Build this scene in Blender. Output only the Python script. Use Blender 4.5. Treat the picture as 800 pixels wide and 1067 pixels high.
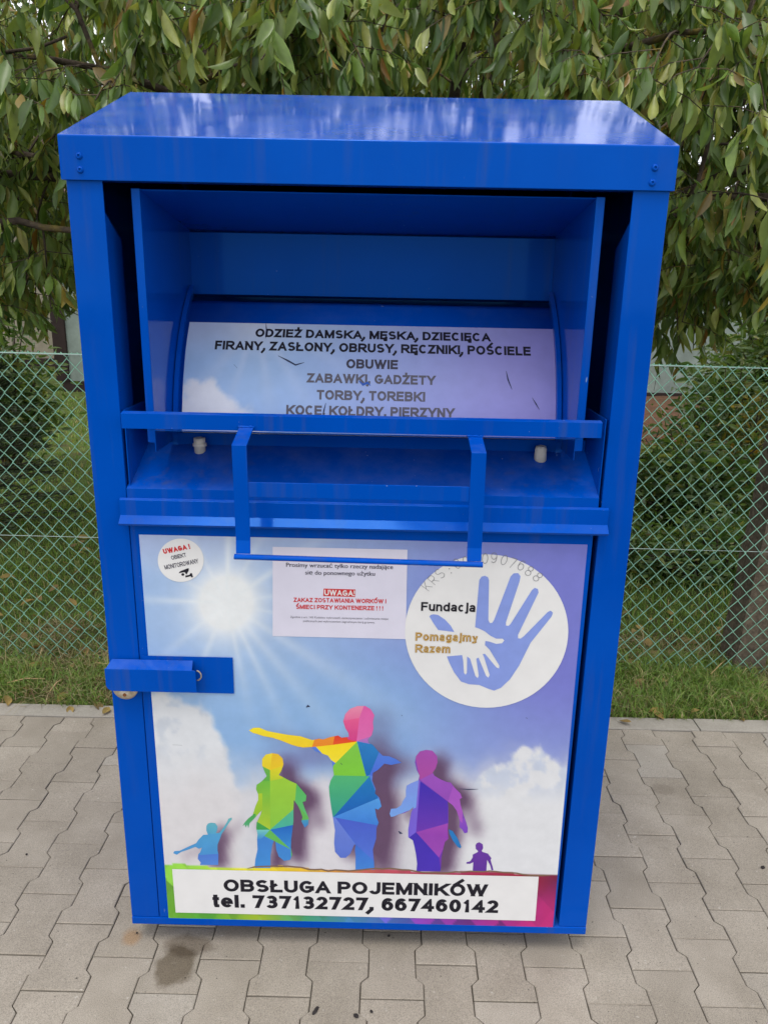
import bpy, bmesh, math, random
import numpy as np
from mathutils import Vector, Matrix, geometry

for o in list(bpy.data.objects): bpy.data.objects.remove(o)
S = bpy.context.scene
COL = S.collection
rnd = random.Random(7)
npr = np.random.RandomState(11)

# ------------------------------------------------------------------ camera
CAM = np.array([0.0527, -1.5787, 1.6224]); PITCH, YAW, ROLL, FPX = 0.28267, -0.00559, 0.01953, 800.0
_f = np.array([math.sin(YAW)*math.cos(PITCH), math.cos(YAW)*math.cos(PITCH), -math.sin(PITCH)])
_r = np.cross(_f, [0, 0, 1]); _r /= np.linalg.norm(_r); _u = np.cross(_r, _f)
CR = math.cos(ROLL)*_r + math.sin(ROLL)*_u; CU = -math.sin(ROLL)*_r + math.cos(ROLL)*_u
cd = bpy.data.cameras.new('camera'); cam = bpy.data.objects.new('camera', cd); COL.objects.link(cam)
cd.sensor_fit = 'VERTICAL'; cd.sensor_height = 24; cd.lens = FPX/1067*24
cd.clip_start = 0.05; cd.clip_end = 500
cam.matrix_world = Matrix(((CR[0], CU[0], -_f[0], CAM[0]), (CR[1], CU[1], -_f[1], CAM[1]), (CR[2], CU[2], -_f[2], CAM[2]), (0, 0, 0, 1)))
S.camera = cam
S.render.resolution_x = 767; S.render.resolution_y = 1024

# ------------------------------------------------------------------ sky, sun, exposure
SUN_EL, SUN_AZ = math.radians(70), math.radians(200)     # azimuth clockwise from +Y
w = bpy.data.worlds.new('World'); S.world = w; w.use_nodes = True
nt = w.node_tree; nt.nodes.clear()
N = nt.nodes.new; L = nt.links.new
out = N('ShaderNodeOutputWorld'); bg = N('ShaderNodeBackground'); bg.inputs['Strength'].default_value = 0.11
sky = N('ShaderNodeTexSky'); sky.sky_type = 'NISHITA'; sky.sun_disc = False
sky.sun_elevation = SUN_EL; sky.sun_rotation = SUN_AZ; sky.air_density = 1.0; sky.dust_density = 2.0
tc = N('ShaderNodeTexCoord'); nz = N('ShaderNodeTexNoise'); nz.inputs['Scale'].default_value = 2.6; nz.inputs['Detail'].default_value = 5
rp = N('ShaderNodeValToRGB'); rp.color_ramp.elements[0].position = .30; rp.color_ramp.elements[1].position = .62
rp.color_ramp.elements[0].color = (.55, .55, .55, 1); rp.color_ramp.elements[1].color = (1, 1, 1, 1)
mx = N('ShaderNodeMixRGB'); mx.inputs[2].default_value = (9.6, 9.7, 10.0, 1)
L(tc.outputs['Generated'], nz.inputs['Vector']); L(nz.outputs['Fac'], rp.inputs[0]); L(rp.outputs[0], mx.inputs[0])
L(sky.outputs[0], mx.inputs[1]); L(mx.outputs[0], bg.inputs[0]); L(bg.outputs[0], out.inputs[0])
sl = bpy.data.lights.new('sun', 'SUN'); sl.energy = 0.9; sl.angle = math.radians(22); sl.color = (1, .96, .9)
so = bpy.data.objects.new('sun', sl); COL.objects.link(so)
sd = Vector((math.sin(SUN_AZ)*math.cos(SUN_EL), math.cos(SUN_AZ)*math.cos(SUN_EL), math.sin(SUN_EL)))
so.rotation_euler = sd.to_track_quat('Z', 'Y').to_euler(); so.location = (-4, -6, 9)
S.view_settings.view_transform = 'Standard'; S.view_settings.look = 'None'
S.view_settings.gamma = 1; S.view_settings.use_curve_mapping = False
S.view_settings.exposure = 0.64
S.cycles.max_bounces = 6; S.cycles.diffuse_bounces = 3; S.cycles.glossy_bounces = 3; S.cycles.transmission_bounces = 3; S.cycles.transparent_max_bounces = 4

# ------------------------------------------------------------------ pixel helpers
def ray(u, v): return _f + CR*(u-400)/FPX + CU*(533.5-v)/FPX
def PY(u, v, y):
    d = ray(u, v); return CAM + d*(y-CAM[1])/d[1]
def PZ(u, v, z=0.0):
    d = ray(u, v); return CAM + d*(z-CAM[2])/d[2]
def proj(p):
    d = np.asarray(p)-CAM; z = d @ _f
    return 400+FPX*(d @ CR)/z, 533.5-FPX*(d @ CU)/z, z
def lin(c):
    c = np.asarray(c, float)/255.0
    return np.where(c <= .04045, c/12.92, ((c+.055)/1.055)**2.4)
def lin4(c): return tuple(lin(c))+(1,)

# ------------------------------------------------------------------ materials
class NB:
    def __init__(s, name):
        s.m = bpy.data.materials.new(name); s.m.use_nodes = True; s.t = s.m.node_tree
        s.b = s.t.nodes['Principled BSDF']; s.o = s.t.nodes['Material Output']
    def n(s, k, **kw):
        x = s.t.nodes.new('ShaderNode'+k)
        for a, b in kw.items(): setattr(x, a, b)
        return x
    def l(s, a, b): s.t.links.new(a, b)
    def set(s, **kw):
        for a, b in kw.items(): s.b.inputs[a.replace('_', ' ')].default_value = b
        return s
    def noise(s, scale, detail=3, coord='Object', rough=.55):
        if coord == 'Position': v = s.n('NewGeometry').outputs['Position']
        else: v = s.n('TexCoord').outputs[coord]
        x = s.n('TexNoise'); x.inputs['Scale'].default_value = scale; x.inputs['Detail'].default_value = detail
        x.inputs['Roughness'].default_value = rough
        s.l(v, x.inputs['Vector']); return x.outputs['Fac']
    def ramp(s, fac, stops):
        r = s.n('ValToRGB'); e = r.color_ramp.elements
        while len(e) < len(stops): e.new(.5)
        for q, (p, c) in zip(e, stops):
            q.position = p; q.color = c if len(c) == 4 else tuple(c)+(1,)
        s.l(fac, r.inputs[0]); return r.outputs[0]
    def mix(s, a, b, fac, mode='MIX'):
        x = s.n('MixRGB', blend_type=mode)
        for i, q in ((0, fac), (1, a), (2, b)):
            if hasattr(q, 'is_output'): s.l(q, x.inputs[i])
            else: x.inputs[i].default_value = q if i == 0 else (tuple(q)+(1,) if len(q) == 3 else q)
        return x.outputs[0]
    def math(s, op, a, b=None):
        x = s.n('Math', operation=op)
        for i, q in ((0, a), (1, b)):
            if q is None: continue
            if hasattr(q, 'is_output'): s.l(q, x.inputs[i])
            else: x.inputs[i].default_value = q
        return x.outputs[0]
    def color(s, c): s.l(c, s.b.inputs['Base Color']); return s
    def bump(s, h, strength=.3, dist=.01):
        b = s.n('Bump'); b.inputs['Strength'].default_value = strength; b.inputs['Distance'].default_value = dist
        s.l(h, b.inputs['Height']); s.l(b.outputs[0], s.b.inputs['Normal']); return s

def m_blue():
    q = NB('blue_paint').set(Roughness=.30, IOR=1.45, Specular_IOR_Level=.34, Specular_Tint=(.10, .42, 1.0, 1))
    c = q.ramp(q.noise(3.0, 5, 'Position'), [(.3, (.0001, .056, .375)), (.7, (.0002, .070, .44))])
    # settled dust on upward faces and worn specks
    sep = q.n('SeparateXYZ'); q.l(q.n('NewGeometry').outputs['True Normal'], sep.inputs[0])
    up = q.ramp(sep.outputs[2], [(.55, (0, 0, 0)), (.95, (1, 1, 1))])
    d = q.math('MULTIPLY', up, q.ramp(q.noise(9, 6, 'Position', .65), [(.45, (.0,)*3), (.8, (.14,)*3)]))
    c = q.mix(c, (.30, .34, .40), d)
    sp = q.ramp(q.noise(140, 2, 'Position'), [(.765, (0, 0, 0)), (.785, (1, 1, 1))])
    c = q.mix(c, (.35, .42, .55), q.math('MULTIPLY', sp, .5))
    # rain-washed dirt streaks and chips in the paint
    mp = q.n('Mapping'); mp.inputs['Scale'].default_value = (38, 38, 2.2); q.l(q.n('NewGeometry').outputs['Position'], mp.inputs['Vector'])
    st = q.n('TexNoise'); st.inputs['Scale'].default_value = 1; st.inputs['Detail'].default_value = 4; q.l(mp.outputs[0], st.inputs['Vector'])
    dirt = q.math('MULTIPLY', q.ramp(st.outputs['Fac'], [(.52, (0, 0, 0)), (.75, (.5,)*3)]), q.ramp(q.noise(1.7, 4, 'Position'), [(.42, (0, 0, 0)), (.7, (1,)*3)]))
    c = q.mix(c, (.055, .075, .16), dirt)
    mp2 = q.n('Mapping'); mp2.inputs['Scale'].default_value = (55, 55, 17); mp2.inputs['Rotation'].default_value = (.2, .5, .3); q.l(q.n('NewGeometry').outputs['Position'], mp2.inputs['Vector'])
    ch = q.n('TexNoise'); ch.inputs['Scale'].default_value = 1; ch.inputs['Detail'].default_value = 2; q.l(mp2.outputs[0], ch.inputs['Vector'])
    c = q.mix(c, (.28, .36, .5), q.ramp(ch.outputs['Fac'], [(.775, (0, 0, 0)), (.79, (.7,)*3)]))
    c = q.mix(c, (.10, .055, .03), q.ramp(q.noise(23, 5, 'Position', .7), [(.735, (0, 0, 0)), (.765, (.75,)*3)]))
    q.color(c)
    r = q.ramp(q.noise(6, 5, 'Position'), [(.3, (.055,)*3), (.75, (.14,)*3)]); q.l(r, q.b.inputs['Roughness'])
    q.bump(q.noise(4.0, 2, 'Position'), .07, .012)
    return q.m
def m_vcol(name, rough=.38, spec=.4):
    q = NB(name).set(Roughness=rough, Specular_IOR_Level=spec)
    a = q.n('VertexColor'); a.layer_name = 'Col'
    g = q.ramp(q.noise(30, 5, 'Position'), [(.3, (.80,)*3), (.7, (.87,)*3)])
    q.color(q.mix(a.outputs[0], g, 1.0, 'MULTIPLY')); q.bump(q.noise(14, 3, 'Position'), .05, .006); return q.m
def m_flat(name, srgb, rough=.5, spec=.3, vary=.06, scale=25, metal=0.0):
    q = NB(name).set(Roughness=rough, Specular_IOR_Level=spec, Metallic=metal); c = lin(srgb)
    q.color(q.ramp(q.noise(scale, 4, 'Position'), [(.3, tuple(c*(1-vary))), (.7, tuple(np.minimum(c*(1+vary), 1)))])); return q.m
M = {}
M['blue'] = m_blue()
M['print'] = m_vcol('printed_vinyl')
M['white'] = m_flat('white_sticker', (219, 218, 218), .4, .4, .03, 20)
M['paper'] = m_flat('lavender_paper', (209, 206, 222), .45, .4, .03, 15)
M['ink'] = m_flat('black_ink', (24, 22, 34), .5)
M['ink_grey'] = m_flat('grey_ink_and_glare', (88, 85, 96), .5)  # grey print; on the drum it paints glare into the lower lines
M['ink_mid'] = m_flat('mid_ink_and_glare', (58, 56, 72), .5)  # dark grey print; on the drum a weaker painted glare
M['ink_red'] = m_flat('red_ink', (196, 44, 48), .5)
M['ink_gold'] = m_flat('gold_ink', (158, 116, 44), .5)
M['ink_pale'] = m_flat('pale_gold_ink', (206, 178, 118), .5)
M['pencil'] = m_flat('pencil', (128, 128, 132), .6)
M['hand'] = m_flat('periwinkle_ink', (128, 147, 212), .45)
M['tear'] = m_flat('torn_brown', (122, 96, 76), .8)
M['crack'] = m_flat('dark_scratch', (50, 56, 84), .8)
M['scuff'] = m_flat('blue_scuff', (36, 84, 170), .5)
M['plastic'] = m_flat('white_plastic', (214, 208, 196), .45, .4, .08, 60)
M['crumb'] = m_flat('dark_crumb', (46, 42, 42), .8, .2, .3, 200)
M['steel'] = m_flat('brushed_lock', (176, 164, 146), .42, .5, .18, 90, .55)
M['rust'] = m_flat('rust', (120, 74, 46), .8, .2, .25, 120)
def m_paver():
    q = NB('concrete_paver').set(Roughness=.85, Specular_IOR_Level=.25)
    oi = q.n('ObjectInfo').outputs['Random']
    base = q.ramp(oi, [(0, (.288, .256, .212)), (.45, (.314, .280, .234)), (.86, (.336, .300, .252)), (.93, (.345, .316, .275)), (1, (.352, .328, .292))])
    g = q.ramp(q.noise(420, 4, 'Position', .7), [(.28, (.48,)*3), (.5, (1,)*3), (.75, (1.38,)*3)])
    c = q.mix(base, g, 1.0, 'MULTIPLY')
    c = q.mix(c, q.ramp(q.noise(5, 6, 'Position', .6), [(.3, (.78, .76, .73)), (.7, (1.08, 1.07, 1.06))]), 1.0, 'MULTIPLY')
    wh = q.ramp(q.noise(60, 4, 'Position', .7), [(.64, (0, 0, 0)), (.74, (.7, .7, .7))]); c = q.mix(c, (.50, .47, .42), wh)
    dk = q.ramp(q.noise(95, 2, 'Position', .5), [(.735, (0, 0, 0)), (.75, (.9,)*3)]); c = q.mix(c, (.05, .042, .034), dk)
    # wet stain and rusty splash with shapes of their own
    pos = q.n('NewGeometry').outputs['Position']
    def blob(px, sx, sy, col, c, soft, lim):
        p = PZ(*px); mp = q.n('Mapping'); mp.vector_type = 'TEXTURE'
        mp.inputs['Location'].default_value = tuple(p); mp.inputs['Scale'].default_value = (sx, sy, 1)
        q.l(pos, mp.inputs['Vector'])
        ln = q.n('VectorMath', operation='LENGTH'); q.l(mp.outputs[0], ln.inputs[0])
        v = q.math('ADD', ln.outputs['Value'], q.math('MULTIPLY', q.math('SUBTRACT', q.noise(22, 5, 'Position', .6), .5), .8))
        f = q.ramp(v, [(max(0, .75-soft), (lim,)*3), (.75+soft, (0, 0, 0))]); return q.mix(c, col, f, 'MULTIPLY')
    c = blob((183, 1006), .062, .085, (.46, .42, .36), c, .12, .95)
    c = blob((196, 985), .080, .045, (.50, .46, .42), c, .16, .8)
    c = blob((137, 976), .03, .035, (.98, .70, .46), c, .25, .75)
    c = blob((690, 822), .05, .04, (.72, .70, .68), c, .2, .7)
    q.color(c)
    q.bump(q.noise(330, 5, 'Position', .7), .35, .003); return q.m
M['paver'] = m_paver()
def m_conc(name, a, b, sc=60):
    q = NB(name).set(Roughness=.9, Specular_IOR_Level=.2)
    c = q.ramp(q.noise(sc, 6, 'Position', .7), [(.3, a), (.72, b)])
    c = q.mix(c, q.ramp(q.noise(4, 5, 'Position'), [(.3, (.75,)*3), (.7, (1.08,)*3)]), 1.0, 'MULTIPLY')
    q.color(c); q.bump(q.noise(sc*3, 4, 'Position'), .5, .004); return q.m
M['kerb'] = m_conc('kerb_concrete', (.30, .275, .235), (.40, .37, .32), 150)
M['sand'] = m_conc('joint_sand', (.060, .048, .034), (.14, .115, .085), 120)
def m_ground():
    q = NB('lawn_soil').set(Roughness=.95, Specular_IOR_Level=.1)
    c = q.ramp(q.noise(7, 8, 'Position', .7), [(.32, (.085, .065, .035)), (.47, (.110, .130, .040)), (.62, (.100, .170, .036)), (.8, (.220, .200, .080))])
    c = q.mix(c, q.ramp(q.noise(60, 5, 'Position', .7), [(.3, (.45,)*3), (.75, (1.35,)*3)]), 1.0, 'MULTIPLY')
    q.color(c); q.bump(q.noise(45, 6, 'Position'), .9, .04); return q.m
M['soil'] = m_ground()
def m_leafy(name, stops, rough=.36, trans=.30, spec=.5):
    q = NB(name).set(Roughness=rough, Specular_IOR_Level=spec)
    r = q.math('FRACT', q.math('ADD', q.n('NewGeometry').outputs['Random Per Island'], q.n('ObjectInfo').outputs['Random']))
    c = q.ramp(r, stops)
    c = q.mix(c, q.ramp(q.noise(24, 3, 'Position'), [(.3, (.72,)*3), (.7, (1.2,)*3)]), 1.0, 'MULTIPLY')
    bf = q.n('NewGeometry').outputs['Backfacing']
    c = q.mix(c, (.19, .24, .10), q.math('MULTIPLY', bf, .3))
    q.color(c)
    t = q.n('BsdfTranslucent'); q.l(q.mix(c, (1.6, 1.5, .6), 1.0, 'MULTIPLY'), t.inputs[0])
    ms = q.n('MixShader'); ms.inputs[0].default_value = trans
    q.l(q.b.outputs[0], ms.inputs[1]); q.l(t.outputs[0], ms.inputs[2]); q.l(ms.outputs[0], q.o.inputs[0]); return q.m
M['leaf'] = m_leafy('cherry_leaf', [(0, (.050, .105, .022)), (.35, (.118, .205, .036)), (.62, (.205, .290, .055)), (.84, (.330, .370, .085)), (.925, (.19, .175, .035)), (.965, (.30, .20, .03)), (1, (.24, .12, .03))])
M['shrub'] = m_leafy('shrub_leaf', [(0, (.036, .080, .022)), (.5, (.072, .145, .034)), (.85, (.125, .205, .046)), (1, (.24, .23, .05))])
M['yshrub'] = m_leafy('yellowing_leaf', [(0, (.05, .075, .018)), (.4, (.11, .12, .022)), (.8, (.28, .21, .03)), (1, (.34, .20, .03))])
M['needle'] = m_leafy('spruce_needle', [(0, (.012, .028, .014)), (.7, (.026, .050, .022)), (1, (.05, .07, .03))], .5, .08)
M['grass'] = m_leafy('grass_blade', [(0, (.085, .165, .024)), (.5, (.150, .265, .040)), (.8, (.210, .300, .062)), (.9, (.30, .28, .11)), (1, (.42, .34, .18))], .5, .25, .25)
M['deadleaf'] = m_leafy('dead_leaf', [(0, (.17, .075, .03)), (.4, (.30, .14, .045)), (.7, (.36, .22, .06)), (1, (.16, .10, .05))], .7, .1, .2)
M['straw_mix'] = m_leafy('straw_mix', [(0, (.10, .06, .032)), (.35, (.20, .13, .065)), (.7, (.34, .26, .14)), (1, (.46, .38, .24))], .8, .1, .2)
M['straw'] = m_flat('dry_straw', (176, 150, 108), .8, .2, .15, 60)
def m_bark():
    q = NB('bark').set(Roughness=.9, Specular_IOR_Level=.15)
    c = q.ramp(q.noise(26, 6, 'Position', .7), [(.3, (.028, .022, .018)), (.7, (.115, .088, .065))])
    li = q.ramp(q.noise(9, 5, 'Position', .6), [(.56, (0, 0, 0)), (.68, (.8,)*3)]); c = q.mix(c, (.20, .155, .035), li)
    q.color(c); q.bump(q.noise(60, 5, 'Position'), .8, .01); return q.m
M['bark'] = m_bark()
M['wire'] = m_flat('green_coated_wire', (136, 186, 162), .45, .4, .12, 30)
M['wire2'] = m_flat('galvanised_wire', (168, 186, 180), .5, .4, .1, 30)
M['post'] = m_conc('weathered_post', (.055, .042, .033), (.215, .170, .122), 45)
def m_wall(name, c0, k=.1):
    c = lin(c0); return m_conc(name, tuple(c*(1-k)), tuple(c*(1+k)), 12)
M['mint'] = m_wall('mint_render', (138, 150, 143)); M['cream'] = m_wall('cream_render', (150, 142, 126))
M['brown'] = m_flat('dark_brown_trim', (44, 32, 30), .7, .3, .2, 8); M['roof'] = m_flat('roof_sheet', (92, 70, 62), .8, .2, .2, 6)
M['bed'] = m_conc('bark_mulch', (.05, .026, .014), (.17, .085, .045), 40)

# ------------------------------------------------------------------ object helpers
def tag(o, label=None, cat=None, group=None, kind=None):
    for k, v in (('label', label), ('category', cat), ('group', group), ('kind', kind)):
        if v: o[k] = v
    return o
def link(name, me, parent=None):
    o = bpy.data.objects.new(name, me); COL.objects.link(o)
    if parent is not None: o.parent = parent
    return o
def empty(name, loc=(0, 0, 0)):
    o = link(name, None); o.location = loc; o.empty_display_size = .1
    bpy.context.view_layer.update(); return o
def set_parent(o, p):
    o.parent = p; o.matrix_parent_inverse = p.matrix_world.inverted()
    return o
def bm_obj(name, bm, mat, parent=None, smooth=False):
    me = bpy.data.meshes.new(name); bm.to_mesh(me); bm.free()
    if mat is not None: me.materials.append(mat)
    if smooth:
        me.polygons.foreach_set('use_smooth', [True]*len(me.polygons))
    o = link(name, me)
    if parent is not None: set_parent(o, parent)
    return o
def bevel(bm, w, seg=2, ang=.5):
    if w <= 0: return
    e = [x for x in bm.edges if len(x.link_faces) == 2 and x.calc_face_angle(0) > ang]
    bmesh.ops.bevel(bm, geom=e, offset=w, segments=seg, affect='EDGES', profile=.5, clamp_overlap=True)
def box(name, x0, x1, y0, y1, z0, z1, mat, parent=None, bev=.0015):
    bm = bmesh.new(); bmesh.ops.create_cube(bm, size=1)
    for v in bm.verts: v.co = ((x0+x1)/2+v.co.x*(x1-x0), (y0+y1)/2+v.co.y*(y1-y0), (z0+z1)/2+v.co.z*(z1-z0))
    bevel(bm, bev); return bm_obj(name, bm, mat, parent)
def add_prism(bm, pts, vec):
    a = [bm.verts.new(p) for p in pts]; b = [bm.verts.new(Vector(p)+Vector(vec)) for p in pts]
    n = len(pts); bm.faces.new(a); bm.faces.new(b[::-1])
    for i in range(n): bm.faces.new((a[i], b[i], b[(i+1) % n], a[(i+1) % n]))
def prism_x(name, prof, x0, x1, mat, parent=None, bev=.001, smooth=False):
    bm = bmesh.new(); add_prism(bm, [(x0, y, z) for y, z in prof], (x1-x0, 0, 0))
    bmesh.ops.recalc_face_normals(bm, faces=bm.faces); bevel(bm, bev); return bm_obj(name, bm, mat, parent, smooth)
def sheet_prof(path, t):
    """closed (y,z) outline of a folded sheet of thickness t following path"""
    n = len(path); A = []; B = []
    for i in range(n):
        p = Vector(path[i]); d0 = (Vector(path[i])-Vector(path[i-1])).normalized() if i > 0 else None
        d1 = (Vector(path[i+1])-Vector(path[i])).normalized() if i < n-1 else None
        d0 = d0 or d1; d1 = d1 or d0
        m = Vector((-(d0.y+d1.y), d0.x+d1.x)).normalized(); k = 1/max(.35, m.dot(Vector((-d1.y, d1.x))))
        A.append(tuple(p)); B.append(tuple(p+m*t*k))
    return A+B[::-1]
def folded_x(name, path, x0, x1, mat, parent, t=.002):
    return prism_x(name, sheet_prof(path, t), x0, x1, mat, parent, 0.0004)
def add_tube(bm, pts, radii, sides=6, cap=True):
    pts = [Vector(p) for p in pts]; rings = []
    if not hasattr(radii, '__len__'): radii = [radii]*len(pts)
    for i, p in enumerate(pts):
        d = (pts[min(i+1, len(pts)-1)]-pts[max(i-1, 0)]).normalized()
        a = d.orthogonal().normalized() if i == 0 else (rings_a-d*rings_a.dot(d)).normalized()
        rings_a = a; b = d.cross(a)
        rings.append([bm.verts.new(p+(a*math.cos(2*math.pi*k/sides)+b*math.sin(2*math.pi*k/sides))*radii[i]) for k in range(sides)])
    for r0, r1 in zip(rings, rings[1:]):
        for k in range(sides): bm.faces.new((r0[k], r0[(k+1) % sides], r1[(k+1) % sides], r1[k]))
    if cap: bm.faces.new(rings[0][::-1]); bm.faces.new(rings[-1])
def add_lathe(bm, prof, c, ax='Z', seg=20):
    """prof: (radius, height)"""
    R = []
    for r, h in prof:
        ring = []
        for k in range(seg):
            a = 2*math.pi*k/seg; x, y = r*math.cos(a), r*math.sin(a)
            q = (x, y, h) if ax == 'Z' else (x, -h, y)
            ring.append(bm.verts.new(Vector(c)+Vector(q)))
        R.append(ring)
    for a, b in zip(R, R[1:]):
        for k in range(seg): bm.faces.new((a[k], a[(k+1) % seg], b[(k+1) % seg], b[k]))
    bm.faces.new(R[0][::-1]); bm.faces.new(R[-1])
    bmesh.ops.recalc_face_normals(bm, faces=bm.faces)

# ------------------------------------------------------------------ ground, pavement
KY0, KY1 = 1.0565, 1.140
def plane(name, x0, x1, y0, y1, z, mat, kind='structure'):
    bm = bmesh.new(); bm.faces.new([bm.verts.new(p) for p in ((x0, y0, z), (x1, y0, z), (x1, y1, z), (x0, y1, z))])
    o = bm_obj(name, bm, mat); o['kind'] = kind; return o
plane('ground', -150, 150, -60, 250, -.07, M['soil'])
# lawn with gentle unevenness
bm = bmesh.new(); nx, ny = 90, 90
gx = np.linspace(-14, 14, nx); gy = KY1+.001+(np.linspace(0, 1, ny)**2)*22
ph = npr.rand(6)*6
def lawn_h(x, y):
    e = np.clip((y-KY1)/.5, 0, 1)
    return -.012+e*(.018*np.sin(2.1*x+ph[0])*np.sin(1.7*y+ph[1])+.012*np.sin(5.3*x+ph[2]+1.3*y)*np.sin(4.1*y+ph[3]))
vs = [[bm.verts.new((x, y, float(lawn_h(x, y)))) for x in gx] for y in gy]
for j in range(ny-1):
    for i in range(nx-1): bm.faces.new((vs[j][i], vs[j][i+1], vs[j+1][i+1], vs[j+1][i]))
lawn = bm_obj('lawn', bm, M['soil'], smooth=True); lawn['kind'] = 'structure'

pavement = plane('pavement', -6, 6, -6, KY0+.01, -.012, M['sand'])
PL, PW1, PW2, PP = .2, .153, .117, .135
X0, Y0 = .4915, -.046
G = .0022
def pav_outline():
    h, a, b, l = .5*PW1-G/2, .5*PW2-G/2, 0, PL/2-G/2
    t0, t1 = .042, .059     # |y| where the waist begins / ends
    R = [(h, -l), (h, -t1), (a, -t0), (a, t0), (h, t1), (h, l)]
    return R+[(-x, y) for x, y in R[::-1]]
def clip_poly(poly, a, b, c):
    """keep a*x+b*y<=c"""
    o = []
    for i in range(len(poly)):
        p, q = poly[i], poly[(i+1) % len(poly)]; dp, dq = a*p[0]+b*p[1]-c, a*q[0]+b*q[1]-c
        if dp <= 0: o.append(p)
        if dp*dq < 0:
            t = dp/(dp-dq); o.append((p[0]+(q[0]-p[0])*t, p[1]+(q[1]-p[1])*t))
    return o
def pav_mesh(poly, bm=None, off=(0, 0, 0)):
    own = bm is None
    if own: bm = bmesh.new()
    n = len(poly); cx = sum(p[0] for p in poly)/n; cy = sum(p[1] for p in poly)/n
    ch, dz = .0022, .0020
    def inset(p):
        d = Vector((p[0]-cx, p[1]-cy)); s = [1-ch/max(.02, abs(d.x)), 1-ch/max(.02, abs(d.y))]
        return (cx+d.x*s[0], cy+d.y*s[1])
    top = [bm.verts.new((inset(p)[0]+off[0], inset(p)[1]+off[1], off[2])) for p in poly]
    mid = [bm.verts.new((p[0]+off[0], p[1]+off[1], off[2]-dz)) for p in poly]
    low = [bm.verts.new((p[0]+off[0], p[1]+off[1], off[2]-.05)) for p in poly]
    bm.faces.new(top)
    for i in range(n):
        j = (i+1) % n
        bm.faces.new((mid[i], mid[j], top[j], top[i])); bm.faces.new((low[i], low[j], mid[j], mid[i]))
    if own:
        bmesh.ops.recalc_face_normals(bm, faces=bm.faces)
        me = bpy.data.meshes.new('paver'); bm.to_mesh(me); bm.free(); me.materials.append(M['paver']); return me
full = pav_mesh(pav_outline()); outer = bmesh.new(); cutcache = {}
cells = []
for ci in range(-26, 24):
    cx = X0+ci*PP; off = 0 if ci % 2 == 0 else PL/2
    for rj in range(-12, 9):
        cy = Y0+off+PL/2+rj*PL
        if cy-PL/2 > KY0-.03: continue
        cells.append((cx, cy, ci % 2))
def in_view(x, y):
    for dx in (-.08, .08):
        for dy in (-.1, .1):
            u, v, z = proj((x+dx, y+dy, 0))
            if z > .1 and -5 < u < 805 and v < 1075: break
        else: continue
        return not (abs(x) < .44 and .12 < y < .8)
    return False
npv = 0
for cx, cy, par in cells:
    cut = cy+PL/2 > KY0-.002
    poly = pav_outline()
    if cut: poly = clip_poly(poly, 0, 1, KY0-.0012-cy)
    dz = rnd.uniform(-.0016, .0016)
    if len(poly) < 3: continue
    if in_view(cx, cy) and npv < 300:
        if cut:
            if par not in cutcache: cutcache[par] = pav_mesh(poly)
            me = cutcache[par]
        else: me = full
        o = link('paver', me); o.location = (cx, cy, dz); o.rotation_euler = (rnd.uniform(-.004, .004), rnd.uniform(-.004, .004), rnd.uniform(-.006, .006))
        set_parent(o, pavement); npv += 1
    else: pav_mesh(poly, outer, (cx, cy, dz))
bmesh.ops.recalc_face_normals(outer, faces=outer.faces)
o = bm_obj('outer_pavers', outer, M['paver'], pavement); o['kind'] = 'stuff'
kerb = plane('kerb', -6, 6, KY0-.001, KY1+.004, -.03, M['sand'])
xs = -5.72
while xs < 5.5:
    box('kerb_stone', xs+.001, xs+.998, KY0, KY1, -.12, .004+rnd.uniform(-.001, .001), M['kerb'], kerb, .003); xs += 1.0

# ------------------------------------------------------------------ clothing bin
BIN = empty('clothing_bin', (0, .45, 0))
tag(BIN, 'large blue metal clothes donation bin covered in colourful posters on the pavement', 'donation bin')
ZB, ZT, HW, DP = .060, 1.809, .575, .93
B = M['blue']
for s in (-1, 1):     # feet and body shell
    for y in (.12, .80): box('foot', s*.42-.05, s*.42+.05, y-.05, y+.05, .0015, ZB+.004, B, BIN)
    a, b = sorted((s*HW, s*(HW-.0025)))
    box('side_panel', a, b, .0035, DP, ZB+.02, ZT+.03, B, BIN, .0005)
    # front post: flange plus return with a slanted top
    bm = bmesh.new(); xi, xo = s*.506, s*HW
    add_prism(bm, [(xi, 0, ZB+.022), (xo, 0, ZB+.022), (xo, 0, ZT+.02), (xi, 0, ZT+.02)], (0, .003, 0))
    bmesh.ops.recalc_face_normals(bm, faces=bm.faces); bevel(bm, .0012)
    bm_obj('front_post', bm, B, BIN)
    bm = bmesh.new()
    add_prism(bm, [(xi, .0032, ZB+.03), (xi, .0032, ZT-.055), (xi, .055, ZT-.085), (xi, .085, ZT-.10), (xi, .085, ZB+.03)], (s*.002, 0, 0))
    bmesh.ops.recalc_face_normals(bm, faces=bm.faces); bm_obj('post_return', bm, B, BIN)
box('back_panel', -HW+.003, HW-.003, DP, DP+.0025, ZB+.02, ZT+.03, B, BIN, .0005)
box('base_frame', -HW, HW, -.0022, DP, ZB, ZB+.021, B, BIN, .0015)
box('inner_divider', -HW+.004, HW-.004, .60, .603, ZB+.03, ZT-.01, B, BIN, 0)

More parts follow.
